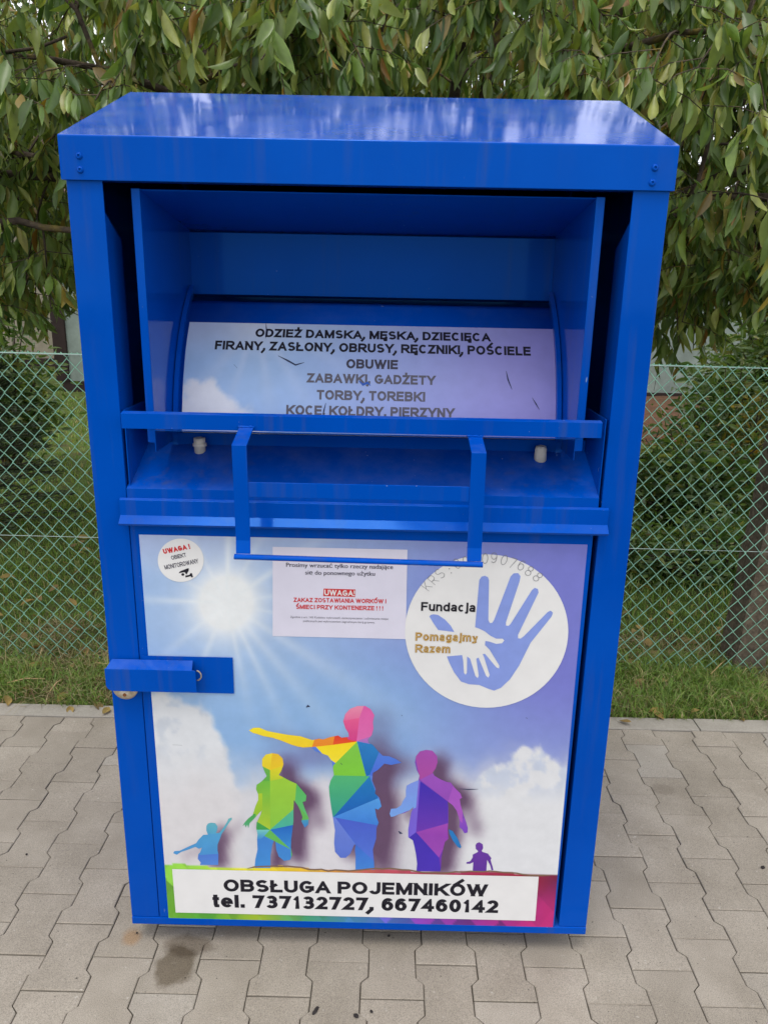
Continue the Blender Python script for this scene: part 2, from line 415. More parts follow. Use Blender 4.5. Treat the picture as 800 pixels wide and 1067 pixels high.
# hood
HX, HY, HZ0, HZ1, RY, RZ = .581, -.008, 1.811, 1.889, .45, 2.062
hood = bm_obj('roof', (lambda b: b)(bmesh.new()), B, BIN)
bm = bmesh.new(); t = .0025
outl = [(HY, HZ0), (HY, HZ1), (RY, RZ), (DP+.012, HZ1), (DP+.012, HZ0)]
inn = [(HY+t, HZ0), (HY+t, HZ1-.001), (RY, RZ-t*1.1), (DP+.012-t, HZ1-.001), (DP+.012-t, HZ0)]
ov = [[bm.verts.new((x, y, z)) for y, z in outl] for x in (-HX, HX)]; iv_ = [[bm.verts.new((x, y, z)) for y, z in inn] for x in (-HX, HX)]
for k in range(4):
    bm.faces.new((ov[0][k], ov[0][k+1], ov[1][k+1], ov[1][k])); bm.faces.new((iv_[0][k], iv_[1][k], iv_[1][k+1], iv_[0][k+1]))
    for e in (0, 1): bm.faces.new((ov[e][k], iv_[e][k], iv_[e][k+1], ov[e][k+1]))
for k in (0, 4): bm.faces.new((ov[0][k], ov[1][k], iv_[1][k], iv_[0][k]))
bmesh.ops.recalc_face_normals(bm, faces=bm.faces)
fe = [e for e in bm.edges if e.calc_length() > 1 and any(e.verts[0] is ov[q][k] for q in (0, 1) for k in (1, 2, 3)) and any(e.verts[1] is ov[q][k] for q in (0, 1) for k in (1, 2, 3))]
bmesh.ops.bevel(bm, geom=fe, offset=.003, segments=3, affect='EDGES', profile=.5)
bm.to_mesh(hood.data); bm.free()
gin = [(HY+t+.0006, HZ0), (HY+t+.0006, HZ1-.0018), (RY, RZ-t*1.1-.0010), (DP+.012-t-.0006, HZ1-.0018), (DP+.012-t-.0006, HZ0)]
for s in (-1, 1):
    bm = bmesh.new(); add_prism(bm, [(s*(HX-.0012), y, z) for y, z in gin], (-s*.002, 0, 0))
    bmesh.ops.recalc_face_normals(bm, faces=bm.faces); bm_obj('gable', bm, B, hood)
box('fascia_fold', -HX+.003, HX-.003, HY+.0035, HY+.028, HZ0-.0005, HZ0+.002, B, hood, .0004)
def rivet(p, par, r=.0065, h=.004):
    bm = bmesh.new(); add_lathe(bm, [(r, -.001), (r, h*.25), (r*.72, h*.8), (r*.35, h), (r*.33, h*.55), (r*.02, h*.5)], p, 'Y', 14); return bm_obj('rivet', bm, B, par, True)
for u, v in ((82.7, 162.5), (84, 177)): p = PY(u, v, HY); rivet((p[0], HY, p[2]), hood)
for u, v in ((682, 175), (679, 190.5)): p = PY(u, v, HY); rivet((p[0], HY, p[2]), hood)

# chute box
CX, CYF, CYB = .4425, .022, .392
for s in (-1, 1):
    bm = bmesh.new()
    add_prism(bm, [(s*CX, CYF, 1.28), (s*CX, CYF, 1.800), (s*CX, CYB, 1.752), (s*CX, CYB, 1.28)], (s*.002, 0, 0))
    add_prism(bm, [(s*CX, CYF, 1.30), (s*(CX+.018), CYF+.004, 1.30), (s*(CX+.018), CYF+.004, 1.801), (s*CX, CYF, 1.801)], (0, .0022, 0))
    bmesh.ops.recalc_face_normals(bm, faces=bm.faces); bevel(bm, .0006); bm_obj('chute_side', bm, B, BIN)
folded_x('chute_top', [(CYF+.004, 1.798), (CYB, 1.750)], -CX, CX, B, BIN)
folded_x('chute_back', [(CYB+.012, 1.752), (CYB, 1.746), (CYB, 1.602), (CYB+.03, 1.596)], -CX-.002, CX+.002, B, BIN)
# drum (curved receiving flap)
DCY, DCZ, DR = .6035, 1.229, .45
def drum_pt(x, a, off=0.0):
    r = DR+off; return (x, DCY-r*math.cos(a), DCZ+r*math.sin(a))
def drum_hit(u, v):
    d = ray(u, v); o = CAM-np.array([0, DCY, DCZ]); a = d[1]**2+d[2]**2; b = 2*(o[1]*d[1]+o[2]*d[2]); c = o[1]**2+o[2]**2-DR**2
    p = CAM+d*((-b-math.sqrt(b*b-4*a*c))/(2*a)); return p[0], math.atan2(p[2]-DCZ, DCY-p[1])
def drum_sheet(name, x0, x1, a0, a1, off, mat, par, n=26, thick=.0015):
    bm = bmesh.new(); A = []; Bv = []
    for i in range(n+1):
        a = a0+(a1-a0)*i/n
        A.append([bm.verts.new(drum_pt(x, a, off)) for x in (x0, x1)]); Bv.append([bm.verts.new(drum_pt(x, a, off-thick)) for x in (x0, x1)])
    for i in range(n):
        bm.faces.new((A[i][0], A[i][1], A[i+1][1], A[i+1][0])); bm.faces.new((Bv[i][0], Bv[i+1][0], Bv[i+1][1], Bv[i][1]))
        for k in (0, 1): bm.faces.new((A[i][k], A[i+1][k], Bv[i+1][k], Bv[i][k]))
    for i in (0, n): bm.faces.new((A[i][0], A[i][1], Bv[i][1], Bv[i][0]))
    bmesh.ops.recalc_face_normals(bm, faces=bm.faces); return bm_obj(name, bm, mat, par, False)
drum = drum_sheet('drum', -.437, .437, -.05, .918, 0, B, BIN, 40)
for p in drum.data.polygons: p.use_smooth = abs(p.normal.x) < .5 and p.area > .002
for s in (-1, 1):     # end flange arcs standing proud of the drum
    drum_sheet('drum_flange', s*.4405, s*.4300, -.05, 1.02, .012, B, BIN, 30, .0125)
# tray behind the lip
folded_x('tray', [(.158, 1.306), (-.035, 1.338)], -.44, .44, B, BIN)
lp = PY(126, 427, -.04); rp_ = PY(627, 442, -.04)
lip = folded_x('flap_lip', [(-.020, 1.3445), (-.040, 1.3405), (-.040, 1.3715), (-.026, 1.3745)], -.491, .480, B, BIN, -.003)
# recess below the lip
for s in (-1, 1): box('recess_side', *sorted((s*.500, s*.498)), .004, .215, 1.19, 1.372, B, BIN, 0)
box('recess_back', -.497, .497, .146, .148, 1.262, 1.30, B, BIN, 0)
folded_x('shelf', [(-.004, 1.180), (-.004, 1.2055), (.15, 1.275)], -.5035, .4985, B, BIN, -.002)
def shelf_hit(u, v):
    n = np.array([0, -(1.275-1.2055), .154]); d = ray(u, v); q = np.array([0, -.004, 1.2055]); return CAM+d*(((q-CAM) @ n)/(d @ n))
for k, (u, v) in enumerate(((208.5, 469.5), (562.5, 478))):
    p = shelf_hit(u, v); r = .0135 if k == 0 else .0125
    bm = bmesh.new()
    prof = [(r*.92, -.006), (r*.95, .010), (r*1.15, .011), (r*1.15, .017), (r*.9, .018), (r*.95, .020), (r*.95, .029), (r*.62, .030), (r*.55, .016), (r*.02, .016)] if k == 0 else \
           [(r*1.1, -.006), (r*1.06, .022), (r*.9, .029), (r*.6, .030), (r*.55, .022), (r*.02, .022)]
    add_lathe(bm, prof, p, 'Z', 24); o = bm_obj('rubber_stop', bm, M['plastic'], BIN, True)
ledge = folded_x('drip_ledge', [(-.0035, 1.183), (-.0085, 1.180), (-.0085, 1.147), (-.024, 1.133), (-.022, 1.130)], -.5185, .520, B, BIN, -.0025)
for u, v in ((130.5, 522), (387, 527), (505.5, 530), (627, 535.5)): p = PY(u, v, -.0085); rivet((p[0], -.0085, p[2]), ledge, .0035, .002)

# handle
HYP = -.125
handle = empty('handle', (0, HYP, 1.2)); set_parent(handle, BIN)
for k, (ut, vt, ub, vb, ua, va) in enumerate(((249, 464, 254, 580, 254, 445), (499, 472, 493.5, 588, 497.5, 455))):
    pt, pb, pa = PY(ut, vt, HYP), PY(ub, vb-3, HYP), PY(ua, va, -.043)
    hwid = .0145
    path = [(-.0435, pa[2]), (HYP, pt[2]), (HYP, pb[2]+.028), (HYP-.006, pb[2]+.002)]
    prof = sheet_prof(path, .004); bm = bmesh.new()
    xc = pt[0]; xb = pb[0]
    add_prism(bm, [((xc+(xb-xc)*np.clip((pt[2]-z)/(pt[2]-pb[2]), 0, 1))-hwid, y, z) for y, z in prof], (2*hwid, 0, 0))
    bmesh.ops.recalc_face_normals(bm, faces=bm.faces); bevel(bm, .0008); bm_obj('handle_arm', bm, B, handle)
    bm = bmesh.new(); add_tube(bm, [(xc-hwid-.002+i*(2*hwid+.004)/9, -.0445+rnd.uniform(-.001, .001), pa[2]+.001+rnd.uniform(-.0008, .0008)) for i in range(10)], [.0022+rnd.uniform(-.0006, .0009) for i in range(10)], 6); bm_obj('weld_bead', bm, B, handle, True)
    if k == 0: hl = (xc, xb, pb[2])
    else: hr = (xc, xb, pb[2])
z0 = PY(300, 503.5, HYP)[2]; z1 = PY(300, 519, HYP)[2]
box('cross_plate', hl[0]+hwid+.0005, hr[0]-hwid-.0005, HYP+.001, HYP+.004, z1, z0, B, handle, .0008)
bm = bmesh.new(); xa, xz = hl[1]-hwid-.002, hr[1]+hwid+.002
add_prism(bm, [(xa, HYP-.010+.008*math.cos(a), hl[2]-.003+.0055*math.sin(a)) for a in np.linspace(0, 2*math.pi, 13)[:-1]], (xz-xa, 0, hr[2]-hl[2]))
bmesh.ops.recalc_face_normals(bm, faces=bm.faces); bm_obj('grip_bar', bm, B, handle)

# door
box('door', -.5040, .4945, -.0012, .014, ZB+.0225, 1.1255, B, BIN, .0015)
YD = -.0012                              # face of the door
ft = folded_x('hasp_plate', [(YD-.0030, PY(200, 721, YD)[2]), (YD-.0030, PY(200, 683.5, YD)[2])], PY(150, 700, YD)[0], PY(243.5, 700, YD)[0], B, BIN, .0008)
a = PY(109, 697, -.034); b = PY(205, 722, -.034)
bm = bmesh.new()
x0, x1, z0, z1 = a[0], b[0], b[2], a[2]
op = [(x0, z1), (x0, z0+.012), (x0+.004, z0+.005), (x0+.012, z0), (x1, z0), (x1, z1-.003), (x1-.004, z1)]
add_prism(bm, [(x, -.034, z) for x, z in op], (0, .0025, 0))
add_prism(bm, [(x0+.002, -.0335, z1-.0005), (x1-.008, -.0335, z1-.0005), (x1-.012, -.006, z1+.011), (x0+.008, -.006, z1+.011)], (0, .0005, -.0025))
bmesh.ops.recalc_face_normals(bm, faces=bm.faces); bevel(bm, .0007); bm_obj('hasp_cover', bm, B, BIN)
p = PY(131.5, 715.5, -.018)
bm = bmesh.new(); add_lathe(bm, [(.026, -.012), (.029, -.009), (.029, .006), (.026, .009), (.012, .0095), (.011, .007), (.001, .007)], (p[0], -.018, p[2]), 'Y', 28)
lock = bm_obj('disc_padlock', bm, M['steel'], BIN, True)
bm = bmesh.new(); add_lathe(bm, [(.0042, 0), (.004, .0015), (.001, .0016)], (p[0]-.001, -.0272, p[2]-.0155), 'Y', 12); bm_obj('keyhole', bm, M['rust'], lock)
bm = bmesh.new(); q = PY(207, 704, -.02)
add_tube(bm, [(q[0]+.010*math.sin(t)-.004, -.02, q[2]+.012*math.cos(t)) for t in np.linspace(0, math.pi, 9)], .0018, 6); bm_obj('hinge_loop', bm, M['steel'], BIN, True)

# ------------------------------------------------------------------ printed graphics
def vnoise(x, y, seed):
    R = np.random.RandomState(seed).rand(64, 64); xi = np.floor(x).astype(int); yi = np.floor(y).astype(int)
    fx = x-xi; fy = y-yi; fx = fx*fx*(3-2*fx); fy = fy*fy*(3-2*fy); g = lambda i, j: R[i % 64, j % 64]
    return (g(xi, yi)*(1-fx)+g(xi+1, yi)*fx)*(1-fy)+(g(xi, yi+1)*(1-fx)+g(xi+1, yi+1)*fx)*fy
def fbm(x, y, seed, o=5):
    s = 0; a = .5
    for k in range(o): s = s+a*vnoise(x*2**k, y*2**k, seed+k); a *= .5
    return s/(1-.5**o)
def sm(a, b, x): t = np.clip((x-a)/(b-a), 0, 1); return t*t*(3-2*t)
def mixc(c, d, w): return c*(1-w[..., None])+np.asarray(d, float)*w[..., None]
figA = [(400,138),(435,142),(455,170),(450,205),(440,225),(470,222),(500,185),(535,130),(545,105),(572,95),(575,108),(560,125),(545,145),(515,195),(490,230),(475,270),(455,320),(455,370),(462,400),(460,490),(310,490),(315,470),(290,440),(295,400),(310,385),(325,345),(300,355),(270,340),(210,362),(150,382),(115,405),(85,392),(95,375),(140,372),(190,348),(240,325),(275,310),(300,275),(335,240),(375,238),(362,205),(362,165),(375,145)]
figB = [(150,243),(178,248),(198,268),(202,295),(192,325),(180,345),(195,352),(232,372),(262,385),(285,412),(308,440),(305,465),(290,470),(300,500),(318,545),(316,575),(300,588),(285,560),(290,540),(280,510),(268,485),(250,460),(248,500),(248,560),(243,600),(238,640),(236,680),(242,715),(232,738),(205,742),(180,722),(168,690),(165,655),(158,648),(150,670),(142,720),(142,775),(68,775),(72,735),(82,690),(80,640),(82,620),(76,590),(78,565),(95,530),(102,508),(88,522),(68,545),(45,568),(40,590),(34,574),(28,588),(22,574),(12,582),(22,565),(40,545),(60,530),(72,490),(85,460),(85,435),(75,410),(78,390),(100,375),(125,350),(115,330),(103,300),(103,270),(120,250)]
figC = [(42,138),(62,126),(90,125),(125,140),(165,148),(220,158),(280,165),(335,183),(365,176),(385,180),(420,168),(455,162),(470,172),(505,168),(502,150),(488,128),(478,95),(488,62),(510,38),(545,25),(580,25),(605,40),(622,68),(615,100),(618,130),(610,160),(592,180),(595,195),(615,205),(640,235),(660,255),(690,258),(720,270),(748,288),(700,298),(668,292),(640,320),(615,335),(612,370),(628,410),(625,430),(645,450),(655,490),(640,505),(625,500),(632,540),(642,565),(632,590),(630,640),(615,690),(620,740),(622,783),(535,783),(535,720),(532,690),(535,665),(528,670),(510,710),(490,728),(465,728),(440,700),(436,660),(440,600),(430,540),(422,490),(415,440),(412,400),(420,370),(435,345),(430,310),(425,280),(408,255),(380,245),(350,235),(330,215),(285,218),(240,205),(190,185),(150,172),(110,165),(80,155),(60,150)]
figD = [(270,70),(310,75),(340,110),(343,150),(330,190),(312,215),(322,235),(360,258),(400,275),(428,280),(450,310),(490,350),(500,378),(485,385),(490,420),(510,490),(525,530),(537,570),(535,600),(515,605),(500,580),(482,565),(485,530),(478,500),(465,460),(440,425),(408,400),(412,450),(412,520),(408,580),(412,640),(390,660),(380,700),(368,760),(365,820),(360,848),(208,848),(212,800),(205,740),(195,690),(185,650),(155,630),(155,580),(165,520),(175,470),(190,435),(160,460),(130,475),(95,482),(70,495),(45,500),(36,480),(45,448),(80,445),(110,425),(120,400),(140,370),(140,330),(145,300),(170,285),(220,265),(228,235),(210,200),(198,150),(205,110),(230,80)]
def shadow_print(u, v):
    gu, gv = np.meshgrid(np.arange(150, 620, 1.0), np.arange(700, 930, 1.0)); acc = np.zeros(gu.shape)
    for fig, ox, oy, sc, du, dv, bl, st in ((figA, 170, 840, 8, 10, 3, 4, .8), (figB, 250, 730, 4.444, 15, 3, 5, 1.0), (figC, 250, 730, 4.444, 20, 4, 7, 1.0), (figC, 250, 730, 4.444, 10, 2, 5, .8), (figD, 400, 770, 6.154, 13, 3, 5, .95)):
        P = [(ox+x/sc+du, oy+y/sc+dv) for x, y in fig]; m_ = np.zeros(gu.shape, bool)
        for (x1, y1), (x2, y2) in zip(P, P[1:]+P[:1]):
            if y1 == y2: continue
            k = ((y1 > gv) != (y2 > gv)) & (gu < (x2-x1)*(gv-y1)/(y2-y1)+x1); m_ ^= k
        f = m_.astype(float)
        for _ in range(3):
            for ax in (0, 1):
                cs = np.cumsum(np.pad(f, [(bl+1, bl) if a == ax else (0, 0) for a in (0, 1)], mode='edge'), axis=ax); n_ = f.shape[ax]
                f = (np.take(cs, np.arange(2*bl+1, 2*bl+1+n_), ax)-np.take(cs, np.arange(0, n_), ax))/(2*bl+1)
        # the arms and heads fade out in the artwork, the lower bodies stay dark
        acc = np.maximum(acc, st*f*np.clip((gv-745)/60., .25, 1))
    iu = np.clip(np.round(u-150).astype(int), 0, acc.shape[1]-1); iv = np.clip(np.round(v-700).astype(int), 0, acc.shape[0]-1)
    return np.where(v > 702, acc[iv, iu], 0)*1.15
def door_colour(u, v):
    t = np.clip((u-150)/450, 0, 1)
    c = mixc(np.ones(u.shape+(3,))*np.array([150, 184, 232.]), (122, 126, 210), sm(.25, 1.0, t))
    c = mixc(c, (136, 178, 228), sm(640, 745, v)*(1-sm(.45, .95, t)))
    c = mixc(c, (150, 172, 224), sm(700, 800, v)*sm(.5, .9, t)*.6)
    # corner haze upper left
    c = mixc(c, (182, 194, 236), sm(610, 555, v)*(1-t)*.7)
    du, dv = u-236, v-628; r = np.hypot(du, dv); an = np.arctan2(-dv, du)
    glow = np.clip(np.exp(-(r/33)**2)*1.25+.50*np.exp(-r/78), 0, 1)
    c = mixc(c, (240, 243, 246), glow)
    rays = np.zeros(u.shape)
    for a0, wd, ln, st in ((88, 5, 95, .75), (62, 4, 80, .4), (34, 5, 105, .55), (8, 4, 90, .35), (-12, 3, 140, .28), (-33, 5, 190, .28), (-50, 5, 170, .25), (-64, 4, 115, .38), (-78, 4, 90, .4), (-112, 5, 100, .4), (-140, 5, 90, .35), (178, 4, 85, .6), (152, 5, 70, .4), (118, 5, 80, .45)):
        d = np.abs((np.degrees(an)-a0+180) % 360-180); rays = np.maximum(rays, 1.35*st*np.exp(-(d/(wd*.8))**2)*np.exp(-(r/ln)**2*1.2))
    c = mixc(c, (236, 242, 248), np.clip(rays, 0, 1))
    n = fbm(u/34, v/34, 3); n2 = fbm(u/14, v/14, 9)
    # clouds
    top = 726+np.maximum(0, u-165)*.35+np.maximum(0, u-215)**1.35*.55
    k1 = sm(-9, 11, v-top+(n-.5)*60+(n2-.5)*22)*sm(262, 238, u+(n2-.5)*26)
    c = mixc(c, (226, 229, 234), k1)
    c = mixc(c, (186, 196, 212), k1*sm(.56, .34, n2)*.5*sm(815, 760, v))
    low = sm(772, 838, v+(n-.5)*44)
    c = mixc(c, (223, 220, 223), low*.93)
    k3 = sm(-7, 9, v-(808+np.abs(u-335)*.5)+(n2-.5)*26)*sm(375, 350, u)*sm(300, 318, u); c = mixc(c, (226, 222, 228), k3*.75)
    topr = 786+np.abs(u-548)**1.25*.17-np.minimum(8, np.maximum(0, u-555))
    k2 = sm(-3, 5, v-topr+(n-.5)*26+(n2-.5)*18)*sm(470, 490, u+(n2-.5)*20); c = mixc(c, (229, 230, 234), k2)
    c = mixc(c, (178, 194, 226), k2*sm(.56, .36, n2)*.5*sm(842, 806, v))
    # soft shadows printed to the right of the figures (part of the artwork)
    H = shadow_print(u, v)
    c = mixc(c, (94, 66, 98), np.clip(H, 0, .93))
    hb = .62*np.exp(-((u-318)/36)**2-((v-790)/13)**2); c = mixc(c, (122, 126, 178), hb)
    # triangular colour band along the bottom
    band = 901.5+(u-171)*.0225+1.5*np.sin(u/17.)
    q = (u-171)/405
    gi = np.floor((u+.8*v)/23); gj = np.floor((u-.9*v)/31); h = ((gi*7.13+gj*3.77) % 1.0)-.5
    q2 = np.clip(q+h*.10, 0, 1)
    stops_t = ((0, (120, 186, 66)), (.12, (150, 205, 70)), (.25, (228, 214, 44)), (.42, (226, 172, 60)), (.55, (196, 90, 96)), (.75, (190, 52, 98)), (.92, (176, 34, 66)), (1, (122, 34, 84)))
    stops_b = ((0, (120, 190, 60)), (.1, (92, 178, 64)), (.22, (178, 208, 54)), (.34, (78, 180, 130)), (.45, (84, 158, 214)), (.58, (88, 108, 206)), (.7, (128, 62, 168)), (.85, (146, 44, 136)), (1, (178, 40, 112)))
    def grad(st):
        xs = [s[0] for s in st]; return np.stack([np.interp(q2, xs, [s[1][k] for s in st]) for k in range(3)], -1)
    tt = sm(915, 945, v); col = mixc(grad(stops_t), 0, np.zeros(u.shape)); col = col*(1-tt[..., None])+grad(stops_b)*tt[..., None]
    col = np.clip(col*(1+h[..., None]*.35), 0, 250)
    c = np.where((v > band)[..., None], col, c)
    return lin(np.clip(c, 0, 245))
def drum_colour(u, v):
    t = np.clip((u-190)/390, 0, 1)
    c = mixc(np.ones(u.shape+(3,))*np.array([160, 192, 232.]), (152, 146, 214), sm(.15, 1.0, t))
    c = mixc(c, (196, 208, 238), sm(385, 335, v)*(1-t)*.9)
    du, dv = u-268, v-330; an = np.degrees(np.arctan2(dv, du)); r = np.hypot(du, dv)
    c = mixc(c, (222, 228, 240), np.exp(-(r/30)**2)*.8)
    for a0, wd in ((60, 5), (82, 5), (128, 6), (108, 4), (30, 4)): c = mixc(c, (204, 216, 240), .5*np.exp(-((an-a0)/wd)**2)*np.exp(-(r/85)**2))
    n = fbm(u/22, v/22, 21); k = sm(-5, 5, v-(401+np.maximum(0, u-222)*.75+np.maximum(0, 205-u)*.3)+(n-.5)*30); c = mixc(c, (228, 230, 236), k)
    return lin(np.clip(c, 0, 245))
def set_col(me, cols):
    ca = me.color_attributes.new('Col', 'FLOAT_COLOR', 'POINT')
    a = np.ones((len(me.vertices), 4), np.float32); a[:, :3] = cols; ca.data.foreach_set('color', a.ravel())
def grid_obj(name, P, cols, mat, par):
    nj, ni = P.shape[:2]; me = bpy.data.meshes.new(name)
    idx = np.arange(nj*ni).reshape(nj, ni)
    f = np.stack([idx[:-1, :-1], idx[1:, :-1], idx[1:, 1:], idx[:-1, 1:]], -1).reshape(-1, 4)
    me.from_pydata(P.reshape(-1, 3).tolist(), [], f.tolist()); set_col(me, cols.reshape(-1, 3)); me.materials.append(mat)
    o = link(name, me); set_parent(o, par); return o
YP = YD-.0006
c4 = [PY(145, 557, YP), PY(611.8, 567.5, YP), PY(575.3, 969.5, YP), PY(176.3, 961, YP)]
nu, nv = 230, 210
s_, t_ = np.meshgrid(np.linspace(0, 1, nu), np.linspace(0, 1, nv))
jit = lambda a: a
XX = (1-t_)*((1-s_)*c4[0][0]+s_*c4[1][0])+t_*((1-s_)*c4[3][0]+s_*c4[2][0])
ZZ = (1-t_)*((1-s_)*c4[0][2]+s_*c4[1][2])+t_*((1-s_)*c4[3][2]+s_*c4[2][2])
PP_ = np.stack([XX, np.full_like(XX, YP), ZZ], -1)
d = PP_-CAM; zc = d @ _f; UU = 400+FPX*(d @ CR)/zc; VV = 533.5-FPX*(d @ CU)/zc
poster = grid_obj('door_poster', PP_, door_colour(UU, VV), M['print'], BIN)
poster['label'] = 'sky poster with sunburst, clouds and rainbow figures'
# drum poster
da = [drum_hit(197.5, 334.5), drum_hit(578, 344.5)]; a1 = (da[0][1]+da[1][1])/2; a0 = .05
xl0, xl1 = da[0][0], da[1][0]; s_, t_ = np.meshgrid(np.linspace(-.4155, .4155, 200), np.linspace(a0, a1, 90))
xl, xr = drum_hit(192, 385)[0], drum_hit(578.5, 392)[0]
s_ = xl+(s_+.4155)/.831*(xr-xl)
PD = np.stack([s_, DCY-(DR+.0008)*np.cos(t_), DCZ+(DR+.0008)*np.sin(t_)], -1)
d = PD-CAM; zc = d @ _f; UU = 400+FPX*(d @ CR)/zc; VV = 533.5-FPX*(d @ CU)/zc
dposter = grid_obj('drum_poster', PD, drum_colour(UU, VV), M['print'], BIN)
for p in dposter.data.polygons: p.use_smooth = True
dposter['label'] = 'pale sky poster listing accepted goods inside the chute'
print('drum x', xl, xr, 'a1', a1)

def flat_poly(name, pts, y, mat, par, px=True):
    """flat cut-out on the door plane from an outline"""
    P3 = [PY(u, v, y) for u, v in pts] if px else [np.array((x, y, z)) for x, z in pts]
    tris = geometry.tessellate_polygon([[Vector((p[0], p[2], 0)) for p in P3]])
    me = bpy.data.meshes.new(name); me.from_pydata([tuple(p) for p in P3], [], [tuple(t) for t in tris])
    bm = bmesh.new(); bm.from_mesh(me)
    for f in bm.faces:
        f.normal_update()
        if f.normal.y > 0: f.normal_flip()
    bm.to_mesh(me); bm.free(); me.materials.append(mat)
    o = link(name, me); set_parent(o, par); return o
def crop(pts, ox, oy, s): return [(ox+x/s, oy+y/s) for x, y in pts]
def text_mesh(s, bold):
    cu = bpy.data.curves.new('t', 'FONT'); cu.body = s; cu.size = 1; cu.offset = bold; cu.resolution_u = 3; cu.fill_mode = 'FRONT'
    ob = bpy.data.objects.new('t', cu); COL.objects.link(ob)
    bpy.context.view_layer.update(); dg = bpy.context.evaluated_depsgraph_get()
    me = ob.evaluated_get(dg).to_mesh(); V = np.array([v.co[:] for v in me.vertices]); F = [tuple(p.vertices) for p in me.polygons]
    ob.evaluated_get(dg).to_mesh_clear(); bpy.data.objects.remove(ob); bpy.data.curves.remove(cu); return V, F
CAPS = {}
def arc(cx, cy, rx, ry, a0, a1, n=None):
    n = n or max(4, int(abs(a1-a0)/15)); return [(cx+rx*math.cos(math.radians(a0+(a1-a0)*i/n)), cy+ry*math.sin(math.radians(a0+(a1-a0)*i/n))) for i in range(n+1)]
_E = [[(1, 1), (0, 1), (0, 0), (1, 0)], [(0, .52), (.9, .52)]]
_P = [[(0, 0), (0, 1), (.55, 1)]+arc(.6, .73, .4, .27, 90, -90)+[(0, .46)]]
_S = [arc(.5, .75, .46, .25, 30, 270)+arc(.5, .25, .5, .25, 90, -150)[1:]]
_C = [arc(.5, .5, .5, .5, 42, 318)]
_Z = [[(0, 1), (1, 1), (0, 0), (1, 0)]]
_L = [[(0, 1), (0, 0), (1, 0)]]
_O = [arc(.5, .5, .5, .5, 0, 360)]
ACU = [[(.42, 1.16), (.68, 1.36)]]; DOT = [[(.5, 1.16), (.5, 1.36)]]; OGO = [[(.80, .0), (.66, -.14), (.72, -.26), (.98, -.26)]]
six = [arc(.5, .33, .5, .33, 0, 360), [(.93, .86)]+arc(.56, .5, .56, .5, 62, 180)+[(0, .33)]]
X = .73   # x-height
bowl = lambda x0, x1: arc((x0+x1)/2, X/2, (x1-x0)/2, X/2, 0, 360)
